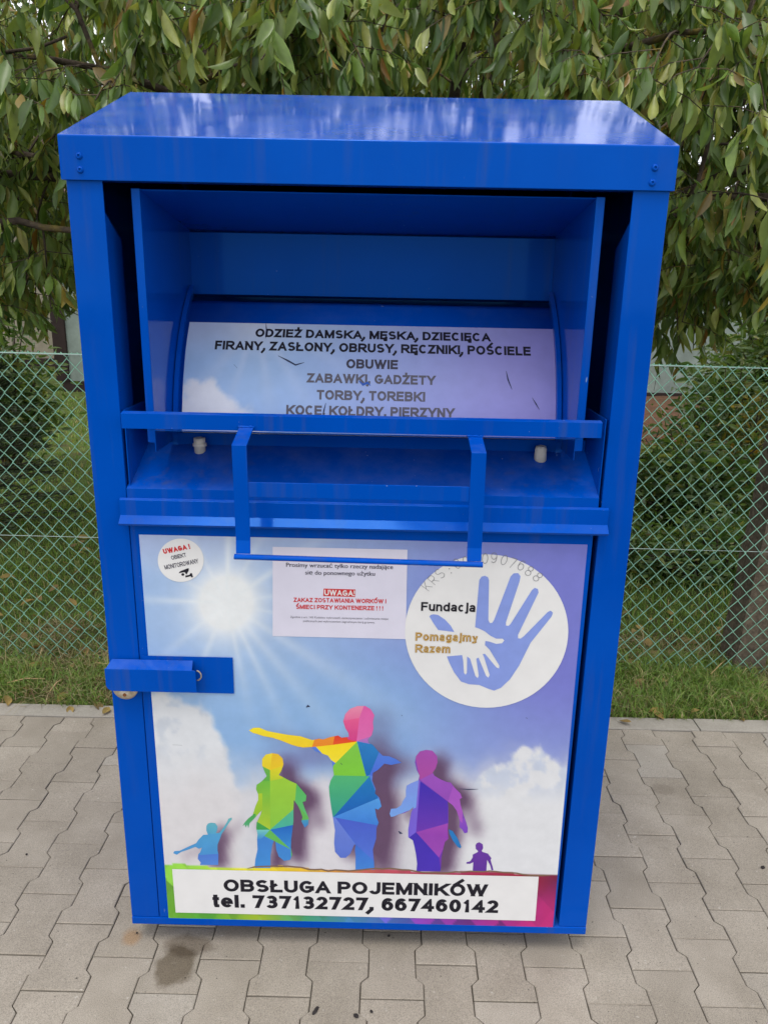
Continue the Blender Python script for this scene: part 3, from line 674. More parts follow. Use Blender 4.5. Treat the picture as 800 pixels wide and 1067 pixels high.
GL = {'A': (1.02, [[(0, 0), (.5, 1), (1, 0)], [(.22, .30), (.78, .30)]]), 'B': (.95, [[(0, 0), (0, 1), (.55, 1)]+arc(.6, .765, .34, .235, 90, -90)+[(0, .53)], [(.5, .53)]+arc(.62, .265, .38, .265, 90, -90)+[(0, 0)]]),
 'C': (.98, _C), 'Ć': (.98, _C+ACU), 'D': (.95, [[(0, 0), (0, 1), (.4, 1)]+arc(.45, .5, .55, .5, 90, -90)+[(0, 0)]]), 'E': (.86, _E), 'Ę': (.86, _E+OGO), 'F': (.8, [[(1, 1), (0, 1), (0, 0)], [(0, .5), (.88, .5)]]),
 'G': (1.02, [arc(.5, .5, .5, .5, 42, 330)+[(1, .25), (1, .46), (.55, .46)]]), 'I': (0, [[(.5, 0), (.5, 1)]]), 'J': (.8, [[(1, 1), (1, .3)]+arc(.5, .3, .5, .3, 0, -165)]), 'K': (.98, [[(0, 0), (0, 1)], [(1, 1), (0, .33)], [(.36, .58), (1, 0)]]),
 'L': (.8, _L), 'Ł': (.86, _L+[[(-.22, .36), (.55, .72)]]), 'M': (1.12, [[(0, 0), (0, 1)], [(1, 0), (1, 1)], [(.04, 1), (.5, .02), (.96, 1)]]), 'N': (.93, [[(0, 0), (0, 1)], [(1, 0), (1, 1)], [(.02, 1), (.98, 0)]]), 'O': (1.06, _O), 'Ó': (1.06, _O+ACU),
 'P': (.9, _P), 'R': (1.0, _P+[[(.45, .46), (1, 0)]]), 'S': (.9, _S), 'Ś': (.9, _S+ACU), 'T': (.88, [[(0, 1), (1, 1)], [(.5, 1), (.5, 0)]]), 'U': (.94, [[(0, 1), (0, .34)]+arc(.5, .34, .5, .34, 180, 360)+[(1, 1)]]),
 'W': (1.42, [[(0, 1), (.26, 0)], [(.26, 0), (.5, 1)], [(.5, 1), (.74, 0)], [(.74, 0), (1, 1)]]), 'Y': (.98, [[(0, 1), (.5, .40)], [(1, 1), (.5, .40)], [(.5, .46), (.5, 0)]]), 'Z': (.86, _Z), 'Ż': (.86, _Z+DOT),
 '0': (.74, _O), '1': (.52, [[(.0, .72), (.62, 1), (.62, 0)]]), '2': (.74, [arc(.5, .71, .48, .29, 168, -38)+[(.02, 0), (1, 0)]]), '3': (.74, [arc(.47, .755, .45, .245, 155, -90), arc(.47, .26, .52, .26, 92, -155)]), '4': (.78, [[(.76, 0), (.76, 1), (0, .27), (1, .27)]]),
 '5': (.74, [[(.92, 1), (.2, 1), (.1, .52)]+arc(.47, .33, .53, .33, 130, -150)]), '6': (.74, six), '7': (.74, [[(0, 1), (1, 1), (.36, 0)]]), '8': (.74, [arc(.5, .765, .44, .235, 0, 360), arc(.5, .265, .5, .265, 0, 360)]), '9': (.74, [[(1-x, 1-y) for x, y in p] for p in six]),
 't': (.42, [[(.38, .98), (.38, .12), (.6, 0), (1, 0)], [(0, X), (1, X)]]), 'e': (.76, [[(.02, X/2), (1, X/2)]+arc(.5, X/2, .5, X/2, 0, 320)[1:]]), 'l': (0, [[(.5, 0), (.5, 1)]]), 'u': (.74, [[(0, X), (0, .26)]+arc(.48, .26, .48, .26, 180, 340), [(1, X), (1, 0)]]),
 'n': (.74, [[(0, 0), (0, X)], [(0, .40)]+arc(.5, X-.27, .5, .27, 160, 0)+[(1, 0)]]), 'd': (.78, [bowl(0, 1), [(1, 0), (1, 1)]]), 'a': (.76, [arc(.48, X-.22, .44, .22, 165, 0)+[(.92, 0)], arc(.44, .19, .44, .19, 0, 360)]), 'c': (.72, [arc(.5, X/2, .5, X/2, 45, 315)]), 'j': (.36, [[(1, X), (1, -.16), (.7, -.26), (0, -.26)], [(1, .94), (1, 1.04)]]),
 'o': (.8, [bowl(0, 1)]), 'm': (1.14, [[(0, 0), (0, X)], [(0, .40)]+arc(.25, X-.25, .25, .25, 160, 0)+[(.5, 0)], [(.5, .40)]+arc(.75, X-.25, .25, .25, 160, 0)+[(1, 0)]]), 'g': (.78, [bowl(0, 1), [(1, X), (1, -.08)]+arc(.5, -.08, .5, .2, 0, -160)]),
 'y': (.76, [[(0, X), (.55, .02)], [(1, X), (.42, -.26), (.05, -.26)]]), 'z': (.66, [[(0, X), (1, X), (0, 0), (1, 0)]]), '.': (0, [[(.5, 0), (.5, .06)]]), ',': (0, [[(.5, .06), (.5, -.06), (.15, -.22)]]), '!': (0, [[(.5, 0), (.5, .03)], [(.5, .52), (.5, 1)]])}
NOCLIP = set('ĘŁŻŚÓĆjgy,')
def stroke_text(txt, T=.2, gap=.095):
    """heavy grotesque lettering built from strokes; returns polygons in cap heights"""
    polys = []; x0 = 0.0
    for ch in txt:
        if ch == ' ': x0 += .34; continue
        w_, st = GL[ch]; w_ *= .86; iw = max(0, w_-T); ih = 1-T
        for line in st:
            P = [Vector((x0+T/2+px*iw if w_ > 0 else x0+T/2+(px-.5)*T*1.2*(ch in ',') , T/2+py*ih)) for px, py in line]
            P = [p for i, p in enumerate(P) if i == 0 or (p-P[i-1]).length > 1e-4]
            closed = (P[0]-P[-1]).length < 1e-4 and len(P) > 8
            d0 = (P[1]-P[0]).normalized(); d1 = (P[-1]-P[-2]).normalized()
            if not closed:
                for end, dr in ((0, -d0), (-1, d1)):
                    diag = abs(dr.x) > .12 and abs(dr.y) > .12
                    if len(P) > 6 and end == 0 and diag: continue
                    if len(P) > 6 and end == -1 and diag and ch not in 'R27': continue
                    yy = P[end].y
                    if diag and (yy < T or yy > 1-T): P[end] = P[end]+dr*T*1.2
                    elif not diag: P[end] = P[end]+dr*T/2
            n = len(P); Lf, Rt = [], []
            for i in range(n):
                if closed: a = (P[i]-P[i-1 if i > 0 else n-2]); b = (P[i+1 if i < n-1 else 1]-P[i])
                else: a = P[i]-P[i-1] if i > 0 else P[1]-P[0]; b = P[i+1]-P[i] if i < n-1 else P[-1]-P[-2]
                a = a.normalized(); b = b.normalized(); na = Vector((-a.y, a.x)); nb = Vector((-b.y, b.x)); m_ = na+nb
                m_ = m_.normalized() if m_.length > .2 else na; k = min(2.2, 1/max(.2, m_.dot(nb)))
                Lf.append(P[i]+m_*T/2*k); Rt.append(P[i]-m_*T/2*k)
            for i in range(n-1):
                q = [tuple(Lf[i]), tuple(Lf[i+1]), tuple(Rt[i+1]), tuple(Rt[i])]
                if ch not in NOCLIP or (ch in 'ĘŁŻŚÓĆ' and len(line) > 2 and max(p[1] for p in line) <= 1 and min(p[1] for p in line) >= 0):
                    q = clip_poly(clip_poly(q, 0, -1, 0), 0, 1, 1)
                if len(q) > 2: polys.append(q)
        x0 += max(w_, T)+gap
    return polys
def text_fit(name, s, p0, p1, cap, y, mat, par, bold=.2, drum=False, off=.0014, fine=False):
    """baseline from pixel p0 to p1, cap height in pixels"""
    if fine:
        V, F = text_mesh(s, 0); H = text_mesh('H', 0)[0][:, 1]; V[:, 1] /= H.max(); polys = [[tuple(V[i, :2]) for i in f] for f in F]; lay = [0]*len(polys)
        if bold > 0: polys = [[(a+dx, b) for a, b in q] for dx in (-bold/2, bold/2) for q in polys]; lay = [0]*len(F)+[1]*len(F)
    else: polys = stroke_text(s, bold); lay = [i % 7 for i in range(len(polys))]
    ax = [p[0] for q in polys for p in q]; lo, hi = min(ax), max(ax)
    V3, F3 = [], []
    if drum:
        A = drum_hit(*p0); Bq = drum_hit(*p1); C = drum_hit(p0[0], p0[1]-cap); am = (A[1]+Bq[1])/2; ch = C[1]-A[1]
    else:
        A = PY(*p0, y); Bq = PY(*p1, y); du = np.array([p1[0]-p0[0], p1[1]-p0[1]]); du = du/np.hypot(*du)
        C = PY(p0[0]+du[1]*cap, p0[1]-du[0]*cap, y); e = Bq-A; hh = np.linalg.norm(C-A); n_ = np.array([-e[2], 0, e[0]]); n_ /= np.linalg.norm(n_)
    for q, k in zip(polys, lay):
        b0 = len(V3)
        for px, py in q:
            tx = (px-lo)/(hi-lo)
            if drum: V3.append(drum_pt(A[0]+tx*(Bq[0]-A[0]), am+py*ch, off+k*2.5e-5))
            else:
                p = A+tx*e+py*n_*hh; V3.append((p[0], p[1]-k*2.5e-5, p[2]))
        F3.append(tuple(range(b0, len(V3))))
    me = bpy.data.meshes.new(name); me.from_pydata(V3, [], F3); bm = bmesh.new(); bm.from_mesh(me)
    for f in bm.faces:
        f.normal_update()
        if f.normal.y > 0: f.normal_flip()
    bm.to_mesh(me); bm.free(); me.materials.append(mat)
    o = link(name, me); set_parent(o, par); return o

# drum lettering; glare on the lower lines is painted in as greyer ink
for s, p0, p1, cap, m in (
    ('ODZIEŻ DAMSKA, MĘSKA, DZIECIĘCA', (266, 351.2), (511.5, 356.4), 8.6, 'ink'),
    ('FIRANY, ZASŁONY, OBRUSY, RĘCZNIKI, POŚCIELE', (224, 364), (552.7, 371.3), 9.2, 'ink'),
    ('OBUWIE', (360.7, 384), (414.4, 385), 9.6, 'ink_mid'),
    ('ZABAWKI, GADŻETY', (318.9, 398.5), (454.3, 401.5), 9.6, 'ink_grey'),
    ('TORBY, TOREBKI', (330, 416), (442.7, 419), 10, 'ink_grey'),
    ('KOCE, KOŁDRY, PIERZYNY', (298.3, 432.3), (474, 435.8), 10.3, 'ink_grey')):
    text_fit('lettering', s, p0, p1, cap, 0, M[m], dposter, .225, True)
def scratch(pts, w_, mat, par, y=None):
    """thin sliver along a pixel polyline on the door (y) or the drum"""
    up = []; dn = []
    for i, (u, v) in enumerate(pts):
        a = pts[max(i-1, 0)]; b = pts[min(i+1, len(pts)-1)]; dx, dy = b[0]-a[0], b[1]-a[1]; l = math.hypot(dx, dy) or 1
        k = w_*(.25 if i in (0, len(pts)-1) else 1); up.append((u-dy/l*k, v+dx/l*k)); dn.append((u+dy/l*k, v-dx/l*k))
    if y is not None: return flat_poly('scratch', up+dn[::-1], y, mat, par)
    V = []; n = len(pts)
    for q in up+dn:
        x, a = drum_hit(*q); V.append(drum_pt(x, a, .0016))
    me = bpy.data.meshes.new('scratch'); me.from_pydata(V, [], [(i, i+1, n+i+1, n+i) for i in range(n-1)]); me.materials.append(mat)
    o = link('scratch', me); set_parent(o, par)
for pts, w_, m in (([(290, 371), (300, 376), (308, 380.5), (317, 378)], .8, 'crack'), ([(527, 387), (529, 396), (533, 406)], .7, 'crack'), ([(554, 414.5), (558, 421), (561.5, 427)], .6, 'crack'),
                   ([(277.3, 337), (277.8, 344), (277, 353)], .6, 'crack'), ([(339.5, 420), (337.5, 428), (336.5, 434)], .7, 'crack'), ([(244, 380), (247.5, 384)], .5, 'crack'),
                   ([(374, 397), (378, 401), (383, 399), (386, 402)], 1.3, 'scuff'), ([(419, 430), (421, 434), (420, 438)], .6, 'crack')):
    scratch(pts, w_, M[m], dposter)

# rainbow figures: outline cut by facet lines, each face coloured from the facet it lies in
def figure(outline, facets, base, y, ox, oy, s, label):
    bm = bmesh.new(); P = [Vector((x, -yy, 0)) for x, yy in outline]
    vv = [bm.verts.new(p) for p in P]
    for t in geometry.tessellate_polygon([P]):
        try: bm.faces.new([vv[i] for i in t])
        except ValueError: pass
    for poly, ca, cb in facets:
        n = len(poly)
        for i in range(n):
            a, b = Vector((poly[i][0], -poly[i][1], 0)), Vector((poly[(i+1) % n][0], -poly[(i+1) % n][1], 0)); d = (b-a)
            if d.length < 1e-6: continue
            no = Vector((-d.y, d.x, 0)).normalized()
            bmesh.ops.bisect_plane(bm, geom=bm.verts[:]+bm.edges[:]+bm.faces[:], plane_co=a, plane_no=no, dist=1e-5)
    def inside(poly, x, yy):
        sg = 0
        for i in range(len(poly)):
            a, b = poly[i], poly[(i+1) % len(poly)]; cr = (b[0]-a[0])*(yy-a[1])-(b[1]-a[1])*(x-a[0])
            if abs(cr) < 1e-9: continue
            if sg == 0: sg = 1 if cr > 0 else -1
            elif (cr > 0) != (sg > 0): return False
        return True
    lay = bm.loops.layers.float_color.new('Col')
    for f in bm.faces:
        c = f.calc_center_median(); fc = None
        for poly, ca, cb in facets:
            if inside(poly, c.x, -c.y): fc = (poly, ca, cb); break
        for l in f.loops:
            if fc is None: k = lin(base)
            else:
                ys = [p[1] for p in fc[0]]; t = min(1, max(0, (-l.vert.co.y-min(ys))/(max(ys)-min(ys)+1e-6)))
                k = lin(np.array(fc[1])*(1-t)+np.array(fc[2])*t)
            l[lay] = (*k, 1)
    for v in bm.verts: v.co = Vector(PY(ox+v.co.x/s, oy-v.co.y/s, y))
    for f in bm.faces:
        f.normal_update()
        if f.normal.y > 0: f.normal_flip()
    o = bm_obj('printed_figure', bm, M['print'], poster); o['label'] = label; return o
YF_ = YP-.0005
fB = [([(90,230),(150,240),(140,322),(95,300)],(246,226,60),(236,208,40)),([(150,240),(215,260),(205,300),(140,322)],(236,190,50),(240,206,40)),([(95,300),(140,322),(140,372),(90,372)],(110,186,80),(96,176,70)),([(140,322),(210,298),(200,360),(140,372)],(236,214,40),(190,210,50)),
      ([(0,525),(72,525),(60,600),(0,600)],(70,164,70),(90,180,150)),([(60,430),(104,430),(104,525),(40,525)],(176,206,50),(150,196,50)),
      ([(60,372),(140,372),(140,598),(78,560)],(112,188,66),(178,208,56)),([(78,560),(140,598),(70,598)],(70,168,80),(60,160,80)),
      ([(262,385),(330,430),(330,555),(255,470)],(86,186,96),(96,196,120)),([(270,555),(330,550),(330,600),(280,600)],(70,160,190),(60,120,215)),
      ([(140,372),(200,352),(270,385),(252,500),(140,598)],(160,208,60),(140,202,70)),([(140,598),(252,500),(250,575)],(90,190,140),(70,180,160)),
      ([(140,598),(250,575),(236,690)],(30,104,196),(60,150,220)),([(60,590),(140,598),(100,640),(60,640)],(130,214,190),(70,150,215)),([(60,600),(236,690),(240,780),(60,780)],(62,130,212),(66,146,220))]
fC = [([(470,95),(553,80),(540,188),(500,180)],(236,96,150),(214,66,140)),([(470,95),(480,20),(575,20),(553,80)],(240,150,180),(232,110,160)),([(553,80),(575,20),(640,60),(620,160),(540,188)],(226,96,170),(226,110,180)),([(540,188),(620,160),(600,200)],(200,110,190),(160,120,200)),
      ([(30,115),(280,150),(345,180),(330,225),(200,200),(30,150)],(252,232,50),(246,206,40)),
      ([(335,183),(440,160),(430,205),(330,216)],(244,150,50),(240,140,40)),([(440,160),(510,160),(542,190),(430,205)],(228,60,44),(236,90,40)),
      ([(330,216),(542,190),(432,300),(390,255)],(250,222,30),(252,232,60)),([(542,190),(584,350),(425,346),(432,300)],(130,204,76),(128,206,60)),
      ([(542,190),(600,190),(645,236),(600,345),(584,350)],(40,130,200),(20,108,186)),([(600,345),(645,236),(760,280),(760,310),(620,350)],(84,130,226),(70,110,220)),
      ([(405,340),(600,350),(432,540),(405,440)],(84,186,120),(50,160,140)),([(600,350),(640,452),(432,540)],(24,128,196),(16,96,186)),
      ([(432,540),(640,452),(665,490),(650,580)],(84,160,232),(60,130,222)),([(425,540),(440,540),(535,668),(500,740),(425,740)],(110,134,222),(92,120,214)),
      ([(440,540),(645,578),(622,745),(535,665)],(72,96,206),(84,120,220)),([(535,665),(625,745),(625,790),(530,790)],(58,110,210),(70,140,224))]
fD = [([(190,60),(350,60),(350,200),(230,262)],(166,78,176),(176,76,166)),([(30,255),(222,262),(205,440),(30,510)],(128,150,234),(120,170,240)),
      ([(222,262),(232,270),(205,598),(150,640),(150,500)],(124,96,210),(120,100,220)),([(232,270),(410,402),(410,540),(205,598)],(60,42,178),(110,56,182)),
      ([(232,262),(350,200),(450,280),(410,402)],(160,84,194),(150,76,186)),([(410,402),(430,275),(510,370),(500,540),(470,500)],(168,84,196),(176,92,198)),([(470,500),(560,520),(560,620),(470,600)],(150,80,200),(120,70,196)),
      ([(205,598),(412,540),(412,640)],(164,74,184),(150,64,180)),([(205,598),(412,640),(352,760)],(150,66,178),(160,74,186)),([(352,760),(412,640),(365,850)],(120,56,176),(110,50,176)),([(150,600),(205,598),(352,760),(365,850),(150,850)],(66,46,180),(76,50,186))]
figE = [(610,662),(632,675),(635,700),(625,718),(632,725),(665,735),(688,765),(682,775),(698,830),(700,842),(688,842),(680,810),(660,775),(655,850),(568,850),(572,790),(550,800),(528,800),(528,790),(552,785),(568,760),(568,742),(600,725),(602,718),(588,705),(586,680),(595,668)]
fA = [([(60,80),(600,80),(600,230),(60,230)],(110,188,190),(84,168,206)),([(60,230),(600,230),(600,390),(60,420)],(80,162,212),(74,150,216)),([(60,420),(600,390),(600,500),(60,500)],(78,124,214),(84,140,222))]
figure(figA, fA, (74, 150, 216), YF_, 170, 840, 8, 'small blue figure with raised arm')
figure(figB, fB, (100, 186, 90), YF_, 250, 730, 4.444, 'yellow and green child figure')
figure(figC, fC, (90, 130, 220), YF_, 250, 730, 4.444, 'tall rainbow figure pointing left')
figure(figD, fD, (130, 70, 186), YF_, 400, 770, 6.154, 'purple child figure')
figure(figE, [([(500, 650), (720, 650), (720, 860), (500, 860)], (112, 60, 166), (96, 48, 158))], (100, 50, 160), YF_, 400, 770, 6.154, 'tiny violet figure')
flat_poly('peeled_chip', crop([(415,580),(440,590),(470,635),(495,690),(490,702),(470,690),(440,650),(420,610)], 400, 770, 6.154), YF_-.0002, m_flat('teal_chip', (34, 112, 178), .5), poster)
for pts, w_, m in (([(478, 822), (488, 822.6), (498, 822.3)], .5, 'crack'), ([(319, 737), (321, 735.5), (323, 736.5)], 1.2, 'crack'), ([(415, 866), (417, 868), (419, 868.5)], 1.1, 'crack'), ([(355, 795), (356.5, 797)], .9, 'crack'),
                   ([(418, 745), (419, 746)], .8, 'crack'), ([(548, 747.5), (549, 749)], .8, 'crack'), ([(180, 776), (190, 776.6)], .4, 'pencil')):
    scratch(pts, w_, M[m], poster, YF_-.0003)
pts = []
for i in range(46):
    u = 258+i*7.0; pts.append((u, 903.6+(u-258)*.0225+rnd.uniform(-.8, .8)+1.5*math.sin(u/17.)))
scratch(pts, .7, M['tear'], poster, YF_-.0002).name = 'torn_edge'
# telephone strip
strip = flat_poly('phone_strip', [(179.6, 905.5), (561, 913.5), (557.3, 959.5), (183.2, 950.8)], YP-.0012, M['white'], BIN)
text_fit('lettering', 'OBSŁUGA POJEMNIKÓW', (233.5, 928.8), (508, 934.2), 12.6, YP-.0016, M['ink'], strip, .23)
text_fit('lettering', 'tel. 737132727, 667460142', (222, 945.2), (518.5, 951.4), 13.2, YP-.0016, M['ink'], strip, .23)
# info sheet
K = lambda p: (280+p[0]/5.333, 560+p[1]/5.333)
sheet = flat_poly('notice_sheet', [K(p) for p in ((22, 52), (770, 68), (760, 565), (22, 548))], YP-.0008, M['paper'], BIN)
YS = YP-.0012
for s, p0, p1, cap, m, b in (('Prosimy wrzucać tylko rzeczy nadające', (97, 163), (690, 176), 23, 'ink_mid', .035), ('się do ponownego użytku', (203, 206), (590, 213), 23, 'ink_mid', .035),
                           ('ZAKAZ ZOSTAWIANIA WORKÓW I', (137, 358), (652, 367), 24, 'ink_red', .21), ('ŚMIECI PRZY KONTENERZE ! ! !', (152, 397), (635, 406), 24, 'ink_red', .21),
                           ('Zgodnie z art. 145 Kodeksu wykroczeń, zanieczyszczanie i zaśmiecanie miejsc', (120, 447), (665, 458), 11, 'ink_grey', 0), ('publicznych jest wykroczeniem zagrożonym karą grzywny.', (192, 469), (590, 478), 11, 'ink_grey', 0)):
    text_fit('lettering', s, K(p0), K(p1), cap/5.333, YS, M[m], sheet, b, fine=b < .1)
flat_poly('red_box', [K(p) for p in ((305, 284), (482, 289), (480, 331), (303, 326))], YS, M['ink_red'], sheet)
text_fit('lettering', 'UWAGA!', K((309, 321)), K((478, 326)), 31/5.333, YS-.0004, M['white'], sheet, .2)
# round emblem
K2 = lambda p: (410+p[0]/4.21, 570+p[1]/4.21)
def ell(cx, cy, rx, ry, n=72): return [(cx+rx*math.cos(2*math.pi*i/n), cy+ry*math.sin(2*math.pi*i/n)) for i in range(n)]
emb = flat_poly('emblem_sticker', [K2(p) for p in ell(407.5, 368.5, 357.5, 336.5)], YP-.0010, M['white'], BIN)
YE = YP-.0014
hand = [(357,352),(375,145),(385,130),(400,126),(413,132),(418,145),(415,320),(422,334),(432,332),(440,320),(512,130),(525,116),(545,114),(556,128),(552,150),(492,330),(492,344),(503,346),(512,338),(605,190),(618,179),(632,184),(635,200),(625,220),(545,385),(545,400),(556,402),(570,392),(675,285),(688,279),(698,288),(692,305),(600,420),(580,460),(550,520),(510,580),(470,618),(440,630),(415,622),(375,605),(330,602),(295,590),(265,550),(245,510),(233,480),(300,474),(305,500),(308,552),(315,560),(321,552),(322,480),(335,490),(358,565),(368,575),(373,565),(362,490),(372,485),(405,565),(415,573),(421,562),(395,480),(390,470),(400,468),(450,528),(462,533),(463,520),(420,450),(400,430),(402,412),(420,415),(450,425),(475,422),(485,410),(478,402),(450,402),(425,390),(400,370),(375,358)]
flat_poly('hand_print', [K2(p) for p in hand], YE, M['hand'], emb)
flat_poly('thumb_print', [K2(p) for p in [(157,305),(162,298),(175,295),(195,298),(225,318),(250,345),(266,373),(230,368),(195,364),(175,335)]], YE, M['hand'], emb)
text_fit('lettering', 'Fundacja', K2((120, 280)), K2((357, 285)), 39/4.21, YE-.0003, M['ink'], emb, .2)
for s, p0, p1 in (('Pomagajmy', (95, 411), (368, 416)), ('Razem', (94, 463), (248, 466))):
    text_fit('lettering', s, K2(p0), K2(p1), 37/4.21, YE-.0003, M['ink_gold'], emb, .22)
    text_fit('lettering', s, K2((p0[0]+2, p0[1]-1)), K2((p1[0]-2, p1[1]-1)), 35/4.21, YE-.0006, M['ink_pale'], emb, .07)
krs = 'KRS:0000907688'
for i, ch in enumerate(krs):
    a = math.radians(141.5-i*93/13); R_ = 309+rnd.uniform(-5, 5); x, y = 407+R_*math.cos(a), 372-R_*math.sin(a)*.97
    wd = 26 if ch not in ':' else 5; tx, ty = math.sin(a), math.cos(a); tl = rnd.uniform(-.12, .12)
    tx, ty = tx*math.cos(tl)-ty*math.sin(tl), tx*math.sin(tl)+ty*math.cos(tl)
    hgt = 46 if ch != ':' else 25
    p0 = (x-tx*wd/2, y-ty*wd/2); p1 = (x+tx*wd/2, y+ty*wd/2)
    if ch == ':':
        for k in (0, 1):
            flat_poly('pencil_dot', [K2(q) for q in ell(x+ty*k*20, y-tx*k*20, 2.6, 2.6, 10)], YE-.0003, M['pencil'], emb)
    else: text_fit('pencil_digit', ch, K2(p0), K2(p1), hgt/4.21, YE-.0003, M['pencil'], emb, .055)
# round warning sticker
K3 = lambda p: (150+p[0]/8.889, 560+p[1]/8.889)
warn = flat_poly('warning_sticker', [K3(p) for p in ell(342.5, 211, 212.5, 201)], YP-.0008, M['white'], BIN)
text_fit('lettering', 'UWAGA !', K3((187, 154)), K3((433, 105)), 47/8.889, YS, M['ink_red'], warn, .27)
text_fit('lettering', 'OBIEKT', K3((260, 208)), K3((397, 178)), 38/8.889, YS, M['ink_mid'], warn, .17)
text_fit('lettering', 'MONITOROWANY', K3((199, 299)), K3((511, 236)), 42/8.889, YS, M['ink_mid'], warn, .17)
flat_poly('camera_icon', [K3(p) for p in [(322,332),(335,314),(400,288),(418,285),(416,308),(395,345),(378,322),(350,326)]], YS, M['ink'], warn)
flat_poly('camera_icon', [K3(p) for p in ell(362, 343, 14, 12, 16)], YS, M['ink'], warn)
flat_poly('camera_icon', [K3(p) for p in [(383,354),(424,346),(430,332),(445,330),(457,366),(442,371),(433,359),(388,371)]], YS, M['ink'], warn)

# ------------------------------------------------------------------ chain-link fence
FY = 1.56
fence = empty('chain_link_fence', (0, FY, 0)); tag(fence, 'green wire chain-link fence running behind the blue bin', 'fence')
DW, DV, FT = .0335, .073, 1.362
def strand(sgn):
    bm = bmesh.new(); pts = []; z = -.02; k = 0
    while z < FT:
        e = 1 if (k % 2 == 0) else -1
        pts.append((e*sgn*(DW/2+.0012)+rnd.gauss(0, .0011), e*sgn*.0016+rnd.gauss(0, .0015), z+rnd.gauss(0, .0012))); z += DV/2; k += 1
    # knotted tip crossing over the top wire
    e = 1 if (k % 2 == 0) else -1; pts.append((e*sgn*DW*.22, e*.001, pts[-1][2]+DV*.30))
    add_tube(bm, pts, .0024, 4, False); me = bpy.data.meshes.new('wire'); bm.to_mesh(me); bm.free(); me.materials.append(M['wire'])
    me.polygons.foreach_set('use_smooth', [True]*len(me.polygons)); return me
SM = [strand((1, -1)[i % 2]) for i in range(12)]; k = 0; x = -2.45
while x < 2.45:
    o = link('wire', SM[k % 2+2*rnd.randint(0, 5)]); o.location = (x, FY+.006*math.sin(x*3.1)+.004*math.sin(x*7.7), .004*math.sin(x*2.3)); o.rotation_euler = (0, rnd.uniform(-.0015, .0015), 0); set_parent(o, fence); x += DW; k += 1
for z, r, m in ((1.346, .0019, 'wire2'), (.571, .0013, 'wire2'), (1.349, .0012, 'wire')):
    bm = bmesh.new(); add_tube(bm, [(xx, FY-.004+.001*math.sin(xx*9), z+.003*math.sin(xx*2.3)) for xx in np.linspace(-2.5, 2.5, 60)], r, 6); bm_obj('line_wire', bm, M[m], fence, True)
# weathered square post on the right (and its twin at the far left end of the run, out of frame)
for x in (1.70, -2.56):
    bm = bmesh.new(); n = 14; hw_, dd = .070, .085
    rings = []
    for i in range(n+1):
        z = -.2+i*(1.62/n); j = lambda: rnd.uniform(-.004, .004)
        rings.append([bm.verts.new((x+sx*hw_+j()+max(z, 0)*.055, FY+.1+sy*dd+j(), z)) for sx, sy in ((-1, -1), (1, -1), (1, 1), (-1, 1))])
    for a, b in zip(rings, rings[1:]):
        for q in range(4): bm.faces.new((a[q], a[(q+1) % 4], b[(q+1) % 4], b[q]))
    bm.faces.new(rings[-1]); bmesh.ops.recalc_face_normals(bm, faces=bm.faces)
    bm_obj('fence_post', bm, M['post'], fence)

# ------------------------------------------------------------------ leaf toolkit
def leaf_template(fold, droop, twist, wid=.30):
    rows = [(0, 0), (.10, .35), (.3, .88), (.52, 1.0), (.76, .68), (1, 0)]
    V = []; F = []; idx = []
    for t, w_ in rows:
        zc = -droop*t*t; yw = wid*.5*w_; tw = twist*t
        if w_ == 0: idx.append([len(V)]); V.append((t, 0, zc))
        else:
            r = []
            for s in (-1, 0, 1):
                r.append(len(V)); V.append((t, s*yw*math.cos(tw), zc+abs(s)*fold*yw+s*yw*math.sin(tw)))
            idx.append(r)
    for a, b in zip(idx, idx[1:]):
        if len(a) == 1: F += [(a[0], b[1], b[0]), (a[0], b[2], b[1])]
        elif len(b) == 1: F += [(a[0], a[1], b[0]), (a[1], a[2], b[0])]
        else: F += [(a[0], a[1], b[1], b[0]), (a[1], a[2], b[2], b[1])]
    return np.array(V), F
LT = [leaf_template(f, d, t) for f, d, t in ((.5, .14, .4), (.7, .28, -.5), (.3, .38, .7), (.9, .18, .2), (.5, -.10, -.9), (.65, .32, 1.1), (1.1, .22, -.3), (.4, .5, .5))]
def leaf_basis(d, roll):
    d = d/np.linalg.norm(d, axis=1, keepdims=True); ref = np.stack([np.cos(roll), np.sin(roll), .35*np.ones(len(roll))], -1)
    n = ref-d*(ref*d).sum(1, keepdims=True); n /= np.linalg.norm(n, axis=1, keepdims=True); s = np.cross(n, d)
    return np.stack([d, s, n], -1)      # columns
